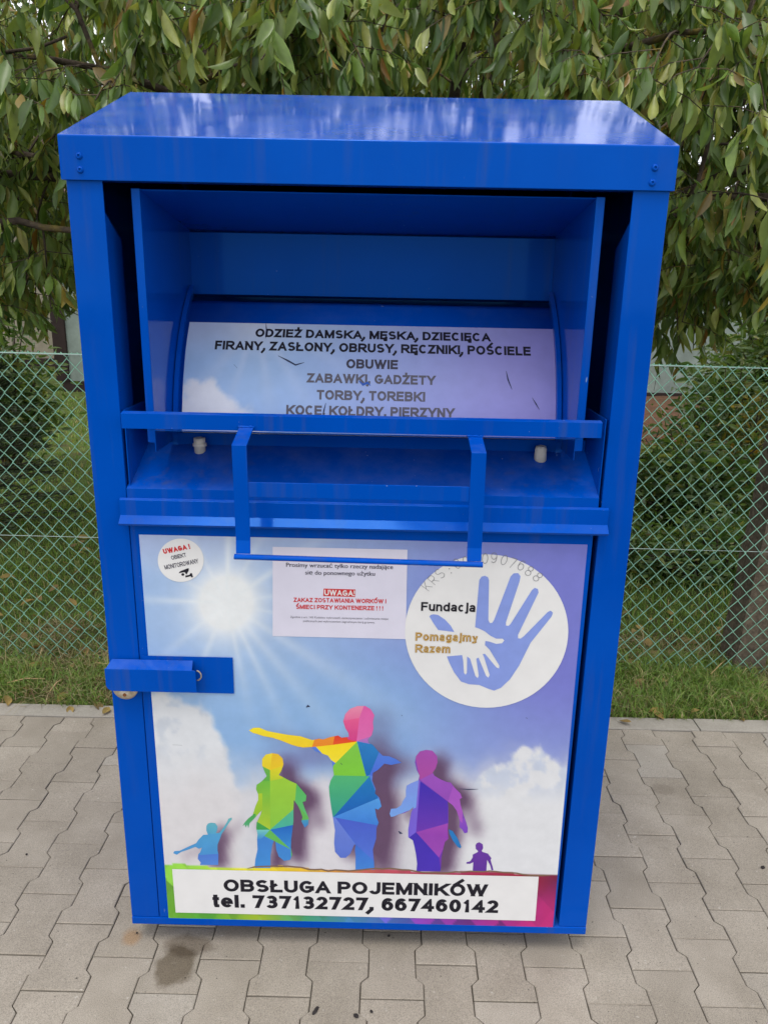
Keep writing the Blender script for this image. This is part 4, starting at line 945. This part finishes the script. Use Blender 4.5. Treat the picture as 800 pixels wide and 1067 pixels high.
def leaf_mass(name, pos, d, roll, size, mat, parent, var=None, T=LT):
    var = npr.randint(0, len(T), len(pos)) if var is None else var
    Bm = leaf_basis(d, roll); VV_, FF, base = [], [], 0; loops = []; tot = []
    for k, (tv, tf) in enumerate(T):
        q = np.where(var == k)[0]
        if len(q) == 0: continue
        P = pos[q][:, None, :]+np.einsum('nij,vj->nvi', Bm[q], tv)*size[q][:, None, None]
        VV_.append(P.reshape(-1, 3)); nvv = len(tv); offs = base+np.arange(len(q))*nvv
        for f in tf:
            pass
        fl = np.concatenate([np.array(f) for f in tf]); sizes = np.array([len(f) for f in tf])
        loops.append((offs[:, None]+fl[None, :]).ravel()); tot.append(np.tile(sizes, len(q))); base += len(q)*nvv
    V = np.concatenate(VV_); Lp = np.concatenate(loops); T_ = np.concatenate(tot); st = np.concatenate([[0], np.cumsum(T_)[:-1]])
    me = bpy.data.meshes.new(name); me.vertices.add(len(V)); me.vertices.foreach_set('co', V.astype(np.float32).ravel())
    me.loops.add(len(Lp)); me.loops.foreach_set('vertex_index', Lp.astype(np.int32)); me.polygons.add(len(T_))
    me.polygons.foreach_set('loop_start', st.astype(np.int32)); me.polygons.foreach_set('loop_total', T_.astype(np.int32))
    me.polygons.foreach_set('use_smooth', np.ones(len(T_), bool)); me.update(calc_edges=True); me.validate(); me.materials.append(mat)
    o = link(name, me)
    if parent is not None: set_parent(o, parent)
    return o

# ------------------------------------------------------------------ cherry tree
TX, TY = .25, 3.0
tree = empty('cherry_tree', (TX, TY, 0)); tag(tree, 'leafy cherry tree with drooping green leaves hanging over the fence behind the bin', 'tree')
bm = bmesh.new(); add_tube(bm, [(TX, TY, -.1), (TX+.02, TY, .4), (TX-.02, TY+.03, .9), (TX+.03, TY, 1.45)], [.17, .135, .125, .13], 12); bm_obj('trunk', bm, M['bark'], tree, True)
def low_limit(u):      # lower hem of the foliage, photo pixels
    return float(np.interp(u, [-400, -60, 20, 52, 62, 110, 660, 690, 745, 770, 810, 1200], [410, 400, 366, 360, 322, 322, 385, 402, 388, 345, 340, 380]))
limbs = []
def limb_path(target, n=9, lift=.5):
    a = Vector((TX+.02, TY, 1.3)); b = Vector(target); pts = []
    side = Vector((rnd.uniform(-.2, .2), rnd.uniform(-.2, .2), 0))
    for i in range(n):
        t = i/(n-1); pts.append(a.lerp(b, t)+side*math.sin(math.pi*t)+Vector((0, 0, lift*math.sin(math.pi*t*.9))))
    return pts
targets = [(-2.9, 2.2, 1.95), (-2.6, 3.6, 2.5), (-1.6, 1.7, 2.3), (-2.0, 2.4, 3.3), (-.9, 1.6, 2.9), (-.7, 3.2, 4.2), (.4, 1.5, 2.7), (.6, 2.3, 3.9), (1.3, 1.6, 2.4), (1.8, 2.3, 3.3), (2.8, 1.9, 2.1), (2.9, 3.0, 2.7), (1.6, 4.4, 3.0), (-1.2, 4.5, 3.0), (2.5, 4.2, 3.9), (-2.6, 4.4, 3.7), (3.1, 2.6, 1.75), (-3.1, 2.9, 1.75), (2.2, 1.7, 1.7), (-2.3, 1.7, 1.75), (2.2, 3.4, 1.9), (-2.0, 3.4, 2.0)]
for t in targets:
    pts = limb_path(t); bm = bmesh.new(); add_tube(bm, pts, list(np.linspace(.042, .007, len(pts))), 8); bm_obj('limb', bm, M['bark'], tree, True); limbs += [tuple(p) for p in pts[2:]]
# visible branches as seen above the bin
seen = (([(345, 34), (320, 45), (300, 54), (270, 63), (235, 72), (195, 93), (150, 120)], 1.9, .014), ([(60, -12), (80, 10), (105, 72), (135, 95), (160, 125)], 1.7, .011), ([(-30, 228), (0, 232), (20, 230), (45, 237), (75, 240), (110, 236)], 1.75, .016),
        ([(712, -20), (700, 2), (672, 38), (645, 66), (618, 96), (590, 140)], 2.5, .024), ([(735, 68), (700, 72), (660, 80), (620, 94)], 2.4, .018), ([(690, 226), (712, 224), (750, 223), (795, 222), (830, 215)], 1.85, .010), ([(745, 130), (738, 148), (727, 188), (715, 215)], 1.9, .011),
        ([(700, 90), (735, 150), (790, 150)], 2.0, .007), ([(290, -10), (305, 20), (312, 46)], 2.0, .009), ([(70, 0), (110, 10), (140, 5)], 1.8, .007), ([(0, 55), (40, 50), (70, 38)], 1.7, .007))
for px, yy, r in seen:
    pts = [tuple(PY(u, v, yy+.02*i)) for i, (u, v) in enumerate(px)]; bm = bmesh.new(); add_tube(bm, pts, list(np.linspace(r, r*.75, len(pts))), 8); bm_obj('branch', bm, M['bark'], tree, True); limbs += pts
LM = np.array(limbs)
tw = bmesh.new(); LP_, LD_, LS_ = [], [], []
def add_spray(p0, p1, ntw, nl, thin=.004):
    """a side branch p0-p1 with hanging leafy twigs"""
    p0, p1 = Vector(p0), Vector(p1); mid = p0.lerp(p1, .5)+Vector((0, 0, .10)); path = []
    for i in range(6):
        t = i/5; path.append(p0*(1-t)**2+mid*2*t*(1-t)+p1*t*t)
    add_tube(tw, path, list(np.linspace(thin*1.5, thin*.6, 6)), 4, False)
    for k in range(ntw):
        t = rnd.uniform(.3, 1.0); s = p0*(1-t)**2+mid*2*t*(1-t)+p1*t*t
        dr = Vector((rnd.gauss(0, 1), rnd.gauss(0, 1), rnd.gauss(-.25, .35))).normalized(); ln = rnd.uniform(.16, .36); e = s+dr*ln+Vector((0, 0, -.05))
        add_tube(tw, [s, s.lerp(e, .5)+Vector((0, 0, .02)), e], [.0026, .002, .0014], 3, False)
        droop = rnd.uniform(.5, 1.5); fan = rnd.uniform(.15, .75)
        for q in range(nl):
            tt = (q+.6)/nl; b = s.lerp(e, tt)+Vector((0, 0, .02*math.sin(math.pi*tt)))
            dd = Vector((rnd.gauss(0, .30), rnd.gauss(0, .30), -droop))+dr*fan*tt
            LP_.append(tuple(b)); LD_.append(tuple(dd.normalized())); LS_.append(rnd.uniform(.062, .122)+(.035 if rnd.random() < .25 else 0))
tries = 0; made = 0
while made < 800 and tries < 40000:
    tries += 1
    p = np.array([rnd.uniform(-3.5, 3.7), rnd.uniform(1.25, 4.7), rnd.uniform(1.12, 4.5)])
    if p[2] > 3.7 and rnd.random() < .5: continue
    if p[1] < 1.7 and p[2] < 1.75: continue
    u, v, z = proj(p)
    if v > low_limit(u)-34: continue
    if p[1] < 1.35 and abs(p[0]) < .8 and p[2] < 2.3: continue
    d2 = ((LM-p)**2).sum(1); j = int(np.argmin(d2)); q = LM[j]; ds = math.sqrt(d2[j])
    if ds > 1.7: continue
    if 70 < u < 700 and v > 125 and rnd.random() < .6: continue
    if v < -70 and rnd.random() < .66: continue
    if (u < -150 or u > 950) and rnd.random() < .6: continue
    if ds > .75: q = p+(q-p)*.75/ds
    add_spray(q, p, 7, 11); made += 1
for k in range(14):       # fuller foliage deep in the crown on the right and at the upper left
    p = PY(*((rnd.uniform(690, 725), rnd.uniform(125, 200)) if k < 10 else (rnd.uniform(30, 60), rnd.uniform(20, 60))), rnd.uniform(2.6, 4.2)); d2 = ((LM-p)**2).sum(1); q = LM[int(np.argmin(d2))]; ds = math.sqrt(d2.min())
    if ds > .8: q = p+(q-p)*.8/ds
    add_spray(q, p, 8, 11)
extra = 0; tries = 0
while extra < 70 and tries < 8000:      # low hanging sprays over the fence, left and right
    tries += 1; sd_ = -1 if extra % 3 == 0 else 1
    p = np.array([sd_*rnd.uniform(1.1, 3.2), rnd.uniform(1.75, 3.6), rnd.uniform(1.15, 1.9)]); u, v, z = proj(p)
    if not (low_limit(u)-75 < v < low_limit(u)-22): continue
    if (60 < u < 690): continue
    d2 = ((LM-p)**2).sum(1); j = int(np.argmin(d2)); q = LM[j]; ds = math.sqrt(d2[j])
    if ds > .9: q = p+(q-p)*.9/ds
    add_spray(q, p, 6, 11); extra += 1
LP_, LD_, LS_ = np.array(LP_), np.array(LD_), np.array(LS_)
tip = LP_+LD_*LS_[:, None]; dd = tip-CAM; zc = dd @ _f; tu = 400+FPX*(dd @ CR)/zc; tv = 533.5-FPX*(dd @ CU)/zc
lim = np.interp(tu, [-400, -60, 20, 52, 62, 110, 660, 690, 745, 770, 810, 1200], [410, 400, 374, 368, 332, 332, 385, 412, 398, 352, 348, 380])
ok = (tv < lim+npr.randn(len(tv))*6) & ~((LP_[:, 1] < 1.15) & (np.abs(LP_[:, 0]) < .75) & (tip[:, 2] < 2.25))
LP_, LD_, LS_, tu, tv, zc = LP_[ok], LD_[ok], LS_[ok], tu[ok], tv[ok], zc[ok]
print('leaves', len(LP_), 'sprays', made)
roll = npr.rand(len(LP_))*2*math.pi; var = npr.randint(0, len(LT), len(LP_))
vis = (tu > 5) & (tu < 795) & (tv > 5) & ~((tu > 60) & (tu < 706) & (tv > 98))
score = np.where(vis, LS_/zc, -1); order = np.argsort(-score); near = order[:300]; rest = order[300:]
lm = []
for tv_, tf_ in LT:
    me = bpy.data.meshes.new('leaf'); me.from_pydata(tv_.tolist(), [], tf_); me.polygons.foreach_set('use_smooth', [True]*len(tf_)); me.materials.append(M['leaf']); lm.append(me)
Bn = leaf_basis(LD_[near], roll[near])
for i, q in enumerate(near):
    o = link('leaf', lm[var[q]]); R_ = Bn[i]*LS_[q]
    o.matrix_world = Matrix([list(R_[r])+[LP_[q][r]] for r in range(3)]+[[0, 0, 0, 1]])
    o.parent = tree; o.matrix_parent_inverse = tree.matrix_world.inverted()
cr = leaf_mass('crown', LP_[rest], LD_[rest], roll[rest], LS_[rest], M['leaf'], tree, var[rest]); cr['kind'] = 'stuff'
tm = bm_obj('twigs', tw, M['bark'], tree, True); tm['kind'] = 'stuff'

# ------------------------------------------------------------------ shrubs and conifer behind the fence
def shrub(name, label, cx, cy, rx, ry, h, n, size, mat, cat='shrub'):
    t = empty(name, (cx, cy, 0)); tag(t, label, cat)
    bm = bmesh.new(); P, D = [], []
    for k in range(max(10, n//90)):
        a = rnd.uniform(0, 6.28); rr = math.sqrt(rnd.random()); e = Vector((cx+rx*rr*math.cos(a), cy+ry*rr*math.sin(a), h*(1-.55*rr*rr)*rnd.uniform(.55, 1.05)))
        b = Vector((cx+rnd.uniform(-.08, .08), cy+rnd.uniform(-.08, .08), -.03)); m_ = b.lerp(e, .5)+Vector((0, 0, .12*h))
        path = [b*(1-s)**2+m_*2*s*(1-s)+e*s*s for s in np.linspace(0, 1, 6)]; add_tube(bm, path, list(np.linspace(.012, .003, 6)), 4, False)
        for q in range(90):
            s = rnd.uniform(.2, 1); c = b*(1-s)**2+m_*2*s*(1-s)+e*s*s
            P.append(tuple(c+Vector((rnd.gauss(0, .09), rnd.gauss(0, .09), rnd.gauss(0, .08))))); D.append((rnd.gauss(0, 1), rnd.gauss(0, 1), rnd.gauss(.0, .5)))
    P = np.array(P); D = np.array(D); P[:, 2] = np.maximum(P[:, 2], .01)
    o = leaf_mass('foliage', P, D, npr.rand(len(P))*6.28, size*(.6+.8*npr.rand(len(P))), mat, t); o['kind'] = 'stuff'
    bm_obj('stems', bm, M['bark'], t, True); return t
shrub('dark_shrub', 'low dark green leafy shrub growing right of the bin beyond the fence', 2.25, 3.9, 1.0, .55, .78, 3000, .085, M['shrub'])
shrub('dark_shrub', 'dark shrub behind the low leafy one beside the concrete fence post', 3.0, 4.9, .8, .7, 1.2, 3000, .08, M['shrub'])
shrub('yellow_shrub', 'yellowing shrub at the right edge behind the fence', 2.85, 4.3, .42, .4, 1.08, 1500, .07, M['yshrub'])
shrub('tall_shrub', 'tall dark bush in shade beneath the foliage at the right edge', 3.75, 5.8, .85, .8, 2.0, 6500, .11, M['shrub'])
shrub('tall_shrub', 'tall dark bush far left beside the cream wall', -6.6, 9.0, 1.0, .8, 1.9, 3000, .11, M['shrub'])
shrub('leafy_bush', 'dark leafy bush at the left edge in front of the cream wall', -3.35, 5.2, .5, .5, 1.55, 2600, .085, M['shrub'])
shrub('weed_clump', 'low bright green weeds behind the fence left of the post', 1.95, 2.75, .55, .42, .36, 2400, .055, M['shrub'])
shrub('weed_clump', 'low weeds close to the right side of the bin behind the fence', 1.35, 3.0, .4, .4, .30, 1500, .05, M['shrub'])
def conifer(cx, cy, h, r):
    t = empty('dwarf_conifer', (cx, cy, 0)); tag(t, 'small dark conifer at the left edge behind the wire fence', 'conifer')
    bm = bmesh.new(); add_tube(bm, [(cx, cy, -.05), (cx, cy, h*.5), (cx+.01, cy, h)], [.03, .02, .005], 6); bm_obj('trunk', bm, M['bark'], t, True)
    bm = bmesh.new(); P, D = [], []
    for k in range(170):
        z = h*rnd.random()**1.25; rr = r*(1-z/h)*rnd.uniform(.75, 1.1)+.05; a = rnd.uniform(0, 6.283); e = Vector((cx+rr*math.cos(a), cy+rr*math.sin(a), z+rr*.12))
        b = Vector((cx, cy, z+.02)); add_tube(bm, [b, b.lerp(e, .6)+Vector((0, 0, .02)), e], [.005, .003, .001], 3, False)
        for q in range(90):
            s = rnd.uniform(.15, 1); c = b.lerp(e, s); fw = (e-b).normalized(); sd = Vector((-fw.y, fw.x, 0))*rnd.choice((-1, 1))
            P.append(tuple(c+sd*rnd.uniform(0, .06)*(1.1-s)+Vector((0, 0, rnd.gauss(0, .008))))); D.append(tuple(fw*.8+sd*rnd.uniform(.3, 1)+Vector((0, 0, rnd.uniform(-.2, .5)))))
    P, D = np.array(P), np.array(D)
    nt_ = [(np.array([(0, -.07, 0), (0, .07, 0), (1, 0, .06)]), [(0, 1, 2)])]
    o = leaf_mass('needles', P, D, npr.rand(len(P))*6.28, .035+.03*npr.rand(len(P)), M['needle'], t, None, nt_); o['kind'] = 'stuff'
    bm_obj('boughs', bm, M['bark'], t, True)
conifer(-2.72, 3.55, 1.42, .62)

# ------------------------------------------------------------------ outbuilding and house far behind
def building(name, label, x0, x1, y0, y1, h, wall, trim, pitch, win=()):
    t = empty(name, ((x0+x1)/2, (y0+y1)/2, 0)); tag(t, label, 'building')
    box('wall', x0, x1, y0, y1, -.1, h, wall, t, .01)
    box('plinth', x0-.02, x1+.02, y0-.03, y1+.02, -.1, .16, trim, t, .005)
    for x in (x0, x1): box('corner_trim', x-.10, x+.10, y0-.05, y0+.12, .16, h, trim, t, .004)
    bm = bmesh.new(); ym = (y0+y1)/2
    add_prism(bm, [(x0-.3, y0-.4, h-.05), (x0-.3, y0-.4, h+.08), (x0-.3, ym, h+pitch+.08), (x0-.3, y1+.4, h+.08), (x0-.3, y1+.4, h-.05), (x0-.3, ym, h+pitch-.05)], (x1-x0+.6, 0, 0))
    bmesh.ops.recalc_face_normals(bm, faces=bm.faces); bm_obj('roof', bm, M['roof'], t)
    for (a, b, c, d_) in win:
        fr = box('window', a, b, y0-.04, y0+.02, c, d_, trim, t, .004); box('pane', a+.07, b-.07, y0-.05, y0-.041, c+.07, d_-.07, m_flat('window_glass', (70, 82, 88), .1, .6), fr, 0)
building('outbuilding', 'pale mint rendered outbuilding with dark trim beyond the lawn', -5.02, 5.6, 10.4, 14.5, 2.35, M['mint'], M['brown'], .9, ((-.6, .5, 1.0, 1.9),))
building('cream_house', 'cream house wall far behind at the left edge', -13, -6.0, 14.0, 21, 3.0, M['cream'], M['brown'], 1.8, ((-9.5, -8.4, 1.1, 2.2),))
bed = bm_obj('planting_bed', (lambda b: b)(bmesh.new()), M['bed']); bm = bmesh.new()
gxx = np.linspace(2.4, 6.6, 26); gyy = np.linspace(7.0, 10.3, 16)
vv = [[bm.verts.new((x, y, -.03+.26*max(0, 1-((x-4.5)/2.1)**2)**.5*max(0, 1-((y-8.65)/1.65)**2)**.35+rnd.uniform(0, .02))) for x in gxx] for y in gyy]
for j in range(15):
    for i in range(25): bm.faces.new((vv[j][i], vv[j][i+1], vv[j+1][i+1], vv[j+1][i]))
bm.to_mesh(bed.data); bm.free(); bed['kind'] = 'structure'

# ------------------------------------------------------------------ grass
def blades(name, P, H, spread, mat, wd=.0035):
    n = len(P); a = npr.rand(n)*6.283; le = spread*(.3+npr.rand(n)); dx, dy = np.cos(a)*le, np.sin(a)*le; b = npr.rand(n)*6.283
    sx, sy = np.cos(b)*wd, np.sin(b)*wd; z = np.zeros(n)
    p0 = P-np.stack([sx, sy, z], -1); p1 = P+np.stack([sx, sy, z], -1)
    m_ = P+np.stack([dx*H*.35, dy*H*.35, H*.62], -1); m0 = m_-np.stack([sx, sy, z], -1)*.75; m1 = m_+np.stack([sx, sy, z], -1)*.75
    tp = P+np.stack([dx*H, dy*H, H*(1-.35*le/spread)], -1)
    V = np.stack([p0, p1, m0, m1, tp], 1).reshape(-1, 3); o5 = np.arange(n)*5
    fl = np.array([0, 1, 3, 2, 2, 3, 4]); Lp = (o5[:, None]+fl).ravel(); T_ = np.tile([4, 3], n); st = np.concatenate([[0], np.cumsum(T_)[:-1]])
    me = bpy.data.meshes.new(name); me.vertices.add(len(V)); me.vertices.foreach_set('co', V.astype(np.float32).ravel())
    me.loops.add(len(Lp)); me.loops.foreach_set('vertex_index', Lp.astype(np.int32)); me.polygons.add(len(T_))
    me.polygons.foreach_set('loop_start', st.astype(np.int32)); me.polygons.foreach_set('loop_total', T_.astype(np.int32))
    me.update(calc_edges=True); me.materials.append(mat); o = link(name, me); o['kind'] = 'stuff'; return o
def scatter(n, x0, x1, y0, y1, thr, seed, sc=2.2):
    x = x0+npr.rand(n)*(x1-x0); y = y0+npr.rand(n)*(y1-y0); k = fbm((x+20)*sc, (y+20)*sc, seed) > thr-.12+.24*npr.rand(n)
    x, y = x[k], y[k]; return np.stack([x, y, lawn_h(x, y)-.004], -1)
P = scatter(42000, -2.6, 2.6, KY1-.004, 1.66, .43, 31, 4.5); o = blades('verge_grass', P, .035+.075*npr.rand(len(P))**1.5*np.clip((P[:, 1]-KY1)/.12+.6, .6, 1), 1.0, M['grass'], .0022)
tag(o, 'strip of unkempt grass between the kerb and the wire fence', 'grass')
P = scatter(20000, -2.6, 2.6, KY1+.004, 1.9, .47, 41, 4.0); P[:, 2] += .004+.02*npr.rand(len(P)); o = blades('dry_grass', P, .02+.05*npr.rand(len(P))**2, 2.6, M['straw_mix'], .0018)
tag(o, 'dry straw and litter tangled in the grass strip by the kerb', 'dry grass')
P = scatter(70000, -3.8, 3.8, 1.64, 4.6, .42, 32, 2.4); o = blades('lawn_grass', P, .025+.045*npr.rand(len(P)), .9, M['grass'], .0030)
tag(o, 'green lawn grass just beyond the wire fence', 'grass')
P = scatter(50000, -8, 8, 4.6, 10.3, .42, 33, 1.2); o = blades('far_grass', P, .03+.04*npr.rand(len(P)), .6, M['grass'], .006)
tag(o, 'far lawn grass in front of the mint building', 'grass')

# ------------------------------------------------------------------ fallen leaves and stalks
def dead_leaf_mesh(i):
    V, F = leaf_template(rnd.uniform(.2, .9), rnd.uniform(-.3, .3), rnd.uniform(-1, 1), rnd.uniform(.38, .55))
    me = bpy.data.meshes.new('fallen_leaf'); me.from_pydata(V.tolist(), [], F); me.polygons.foreach_set('use_smooth', [True]*len(F)); me.materials.append(M['deadleaf']); return me
DM = [dead_leaf_mesh(i) for i in range(7)]
spots = [(676, 737, .09, 'broad orange-brown dead leaf lying by the kerb right of the bin'), (692, 745, .08, 'flat rust-coloured dead leaf just behind the kerb right of the bin')]
verge = [(8, 731, .07), (60, 727, .075), (72, 731, .06), (100, 727, .07), (114, 732, .06), (40, 684, .06), (46, 693, .05), (22, 712, .05), (658, 712, .07), (698, 706, .06), (757, 722, .05), (645, 746, .05), (775, 747, .05), (730, 735, .05)]
lawnl = [(28, 660), (65, 655), (103, 690), (92, 640), (50, 615), (80, 628), (120, 640), (18, 600), (710, 600), (735, 640), (752, 650), (728, 665), (690, 680), (670, 655), (668, 610), (700, 640), (745, 690), (655, 590), (72, 585), (40, 640), (105, 612), (88, 560), (98, 530), (60, 520)]+[(rnd.choice((rnd.uniform(0, 125), rnd.uniform(640, 765))), rnd.uniform(540, 690)) for _ in range(46)]
def put(u, v, size, label, group):
    p = PZ(u, v, .03 if v > 700 else .04); o = link('fallen_leaf', rnd.choice(DM)); o.location = (p[0], p[1], float(lawn_h(p[0], p[1]))+(.022 if v > 700 else .03)); o.scale = (size,)*3
    o.rotation_euler = (rnd.uniform(-.5, .5), rnd.uniform(-.4, .4), rnd.uniform(0, 6.28)); tag(o, label, 'leaf', group)
for u, v, s, l in spots: put(u, v, s, l, 'fallen leaves')
for u, v, s in verge: put(u, v, s, 'small brown fallen leaf in the grass strip between kerb and fence, '+('left' if u < 400 else 'right')+' of the bin', ('left' if u < 400 else 'right')+' verge fallen leaves')
for u, v in lawnl: put(u, v, rnd.uniform(.05, .095), 'yellow-brown fallen leaf on the '+('near' if v > 615 else 'farther')+' lawn beyond the wire fence, '+('left' if u < 400 else 'right')+' of the bin', ('near ' if v > 615 else 'farther ')+('left' if u < 400 else 'right')+' lawn fallen leaves')
def stalk(pts, r, label):
    q = [PZ(u, v, .03) for u, v in pts]; bm = bmesh.new(); add_tube(bm, [(p[0], p[1], .028+.012*(i % 2)) for i, p in enumerate(q)], r, 5); o = bm_obj('dry_stalk', bm, M['straw'], None, True); tag(o, label, 'stalk', 'dry stalks')
stalk([(8, 711), (28, 709), (47, 707)], .0028, 'long pale dry stalk lying in the grass at the left edge')
stalk([(740, 702), (750, 694), (757, 686)], .0022, 'short pale dry stalk leaning by the foot of the fence post')
stalk([(52, 720), (60, 713), (66, 707)], .0022, 'thin dry stalk in the grass left of the bin')
stalk([(100, 690), (112, 694), (122, 692)], .0024, 'curved dry stalk by the left side of the bin')
for k, (u, v, sz, lb) in enumerate(((371, 1060, .011, 'black crumb of debris in a paving joint below the bin'), (387, 1055, .007, 'small black crumb on the paving beside a larger one'), (329, 1054, .009, 'thin dark chip lying on the paving below the bin'), (405, 976, .006, 'tiny grey pebble on the paving close under the bin'),
        (794, 905, .011, 'dark beetle-sized crumb on the paving at the right edge'), (28, 891, .006, 'dark crumb on the paving at the left edge'), (143, 973, .005, 'dark crumb beside the rusty splash at the corner of the bin'), (731, 842, .004, 'tiny dark crumb on the paving right of the bin'))):
    p = PZ(u, v, 0); bm = bmesh.new(); bmesh.ops.create_icosphere(bm, subdivisions=2, radius=1)
    a_ = rnd.uniform(0, 3); ca, sa = math.cos(a_), math.sin(a_)
    for q in bm.verts:
        j = 1+rnd.uniform(-.22, .22); x, y, z = q.co.x*sz*j*.5, q.co.y*sz*j*(.5 if k != 2 else 1.1)*1.2, q.co.z*sz*.3*j
        q.co = (p[0]+x*ca-y*sa, p[1]+x*sa+y*ca, sz*.22+.002+z)
    o = bm_obj('crumb', bm, M['crumb'], None); tag(o, lb, 'crumb', 'crumbs on the paving')
print('objects', len(bpy.data.objects))
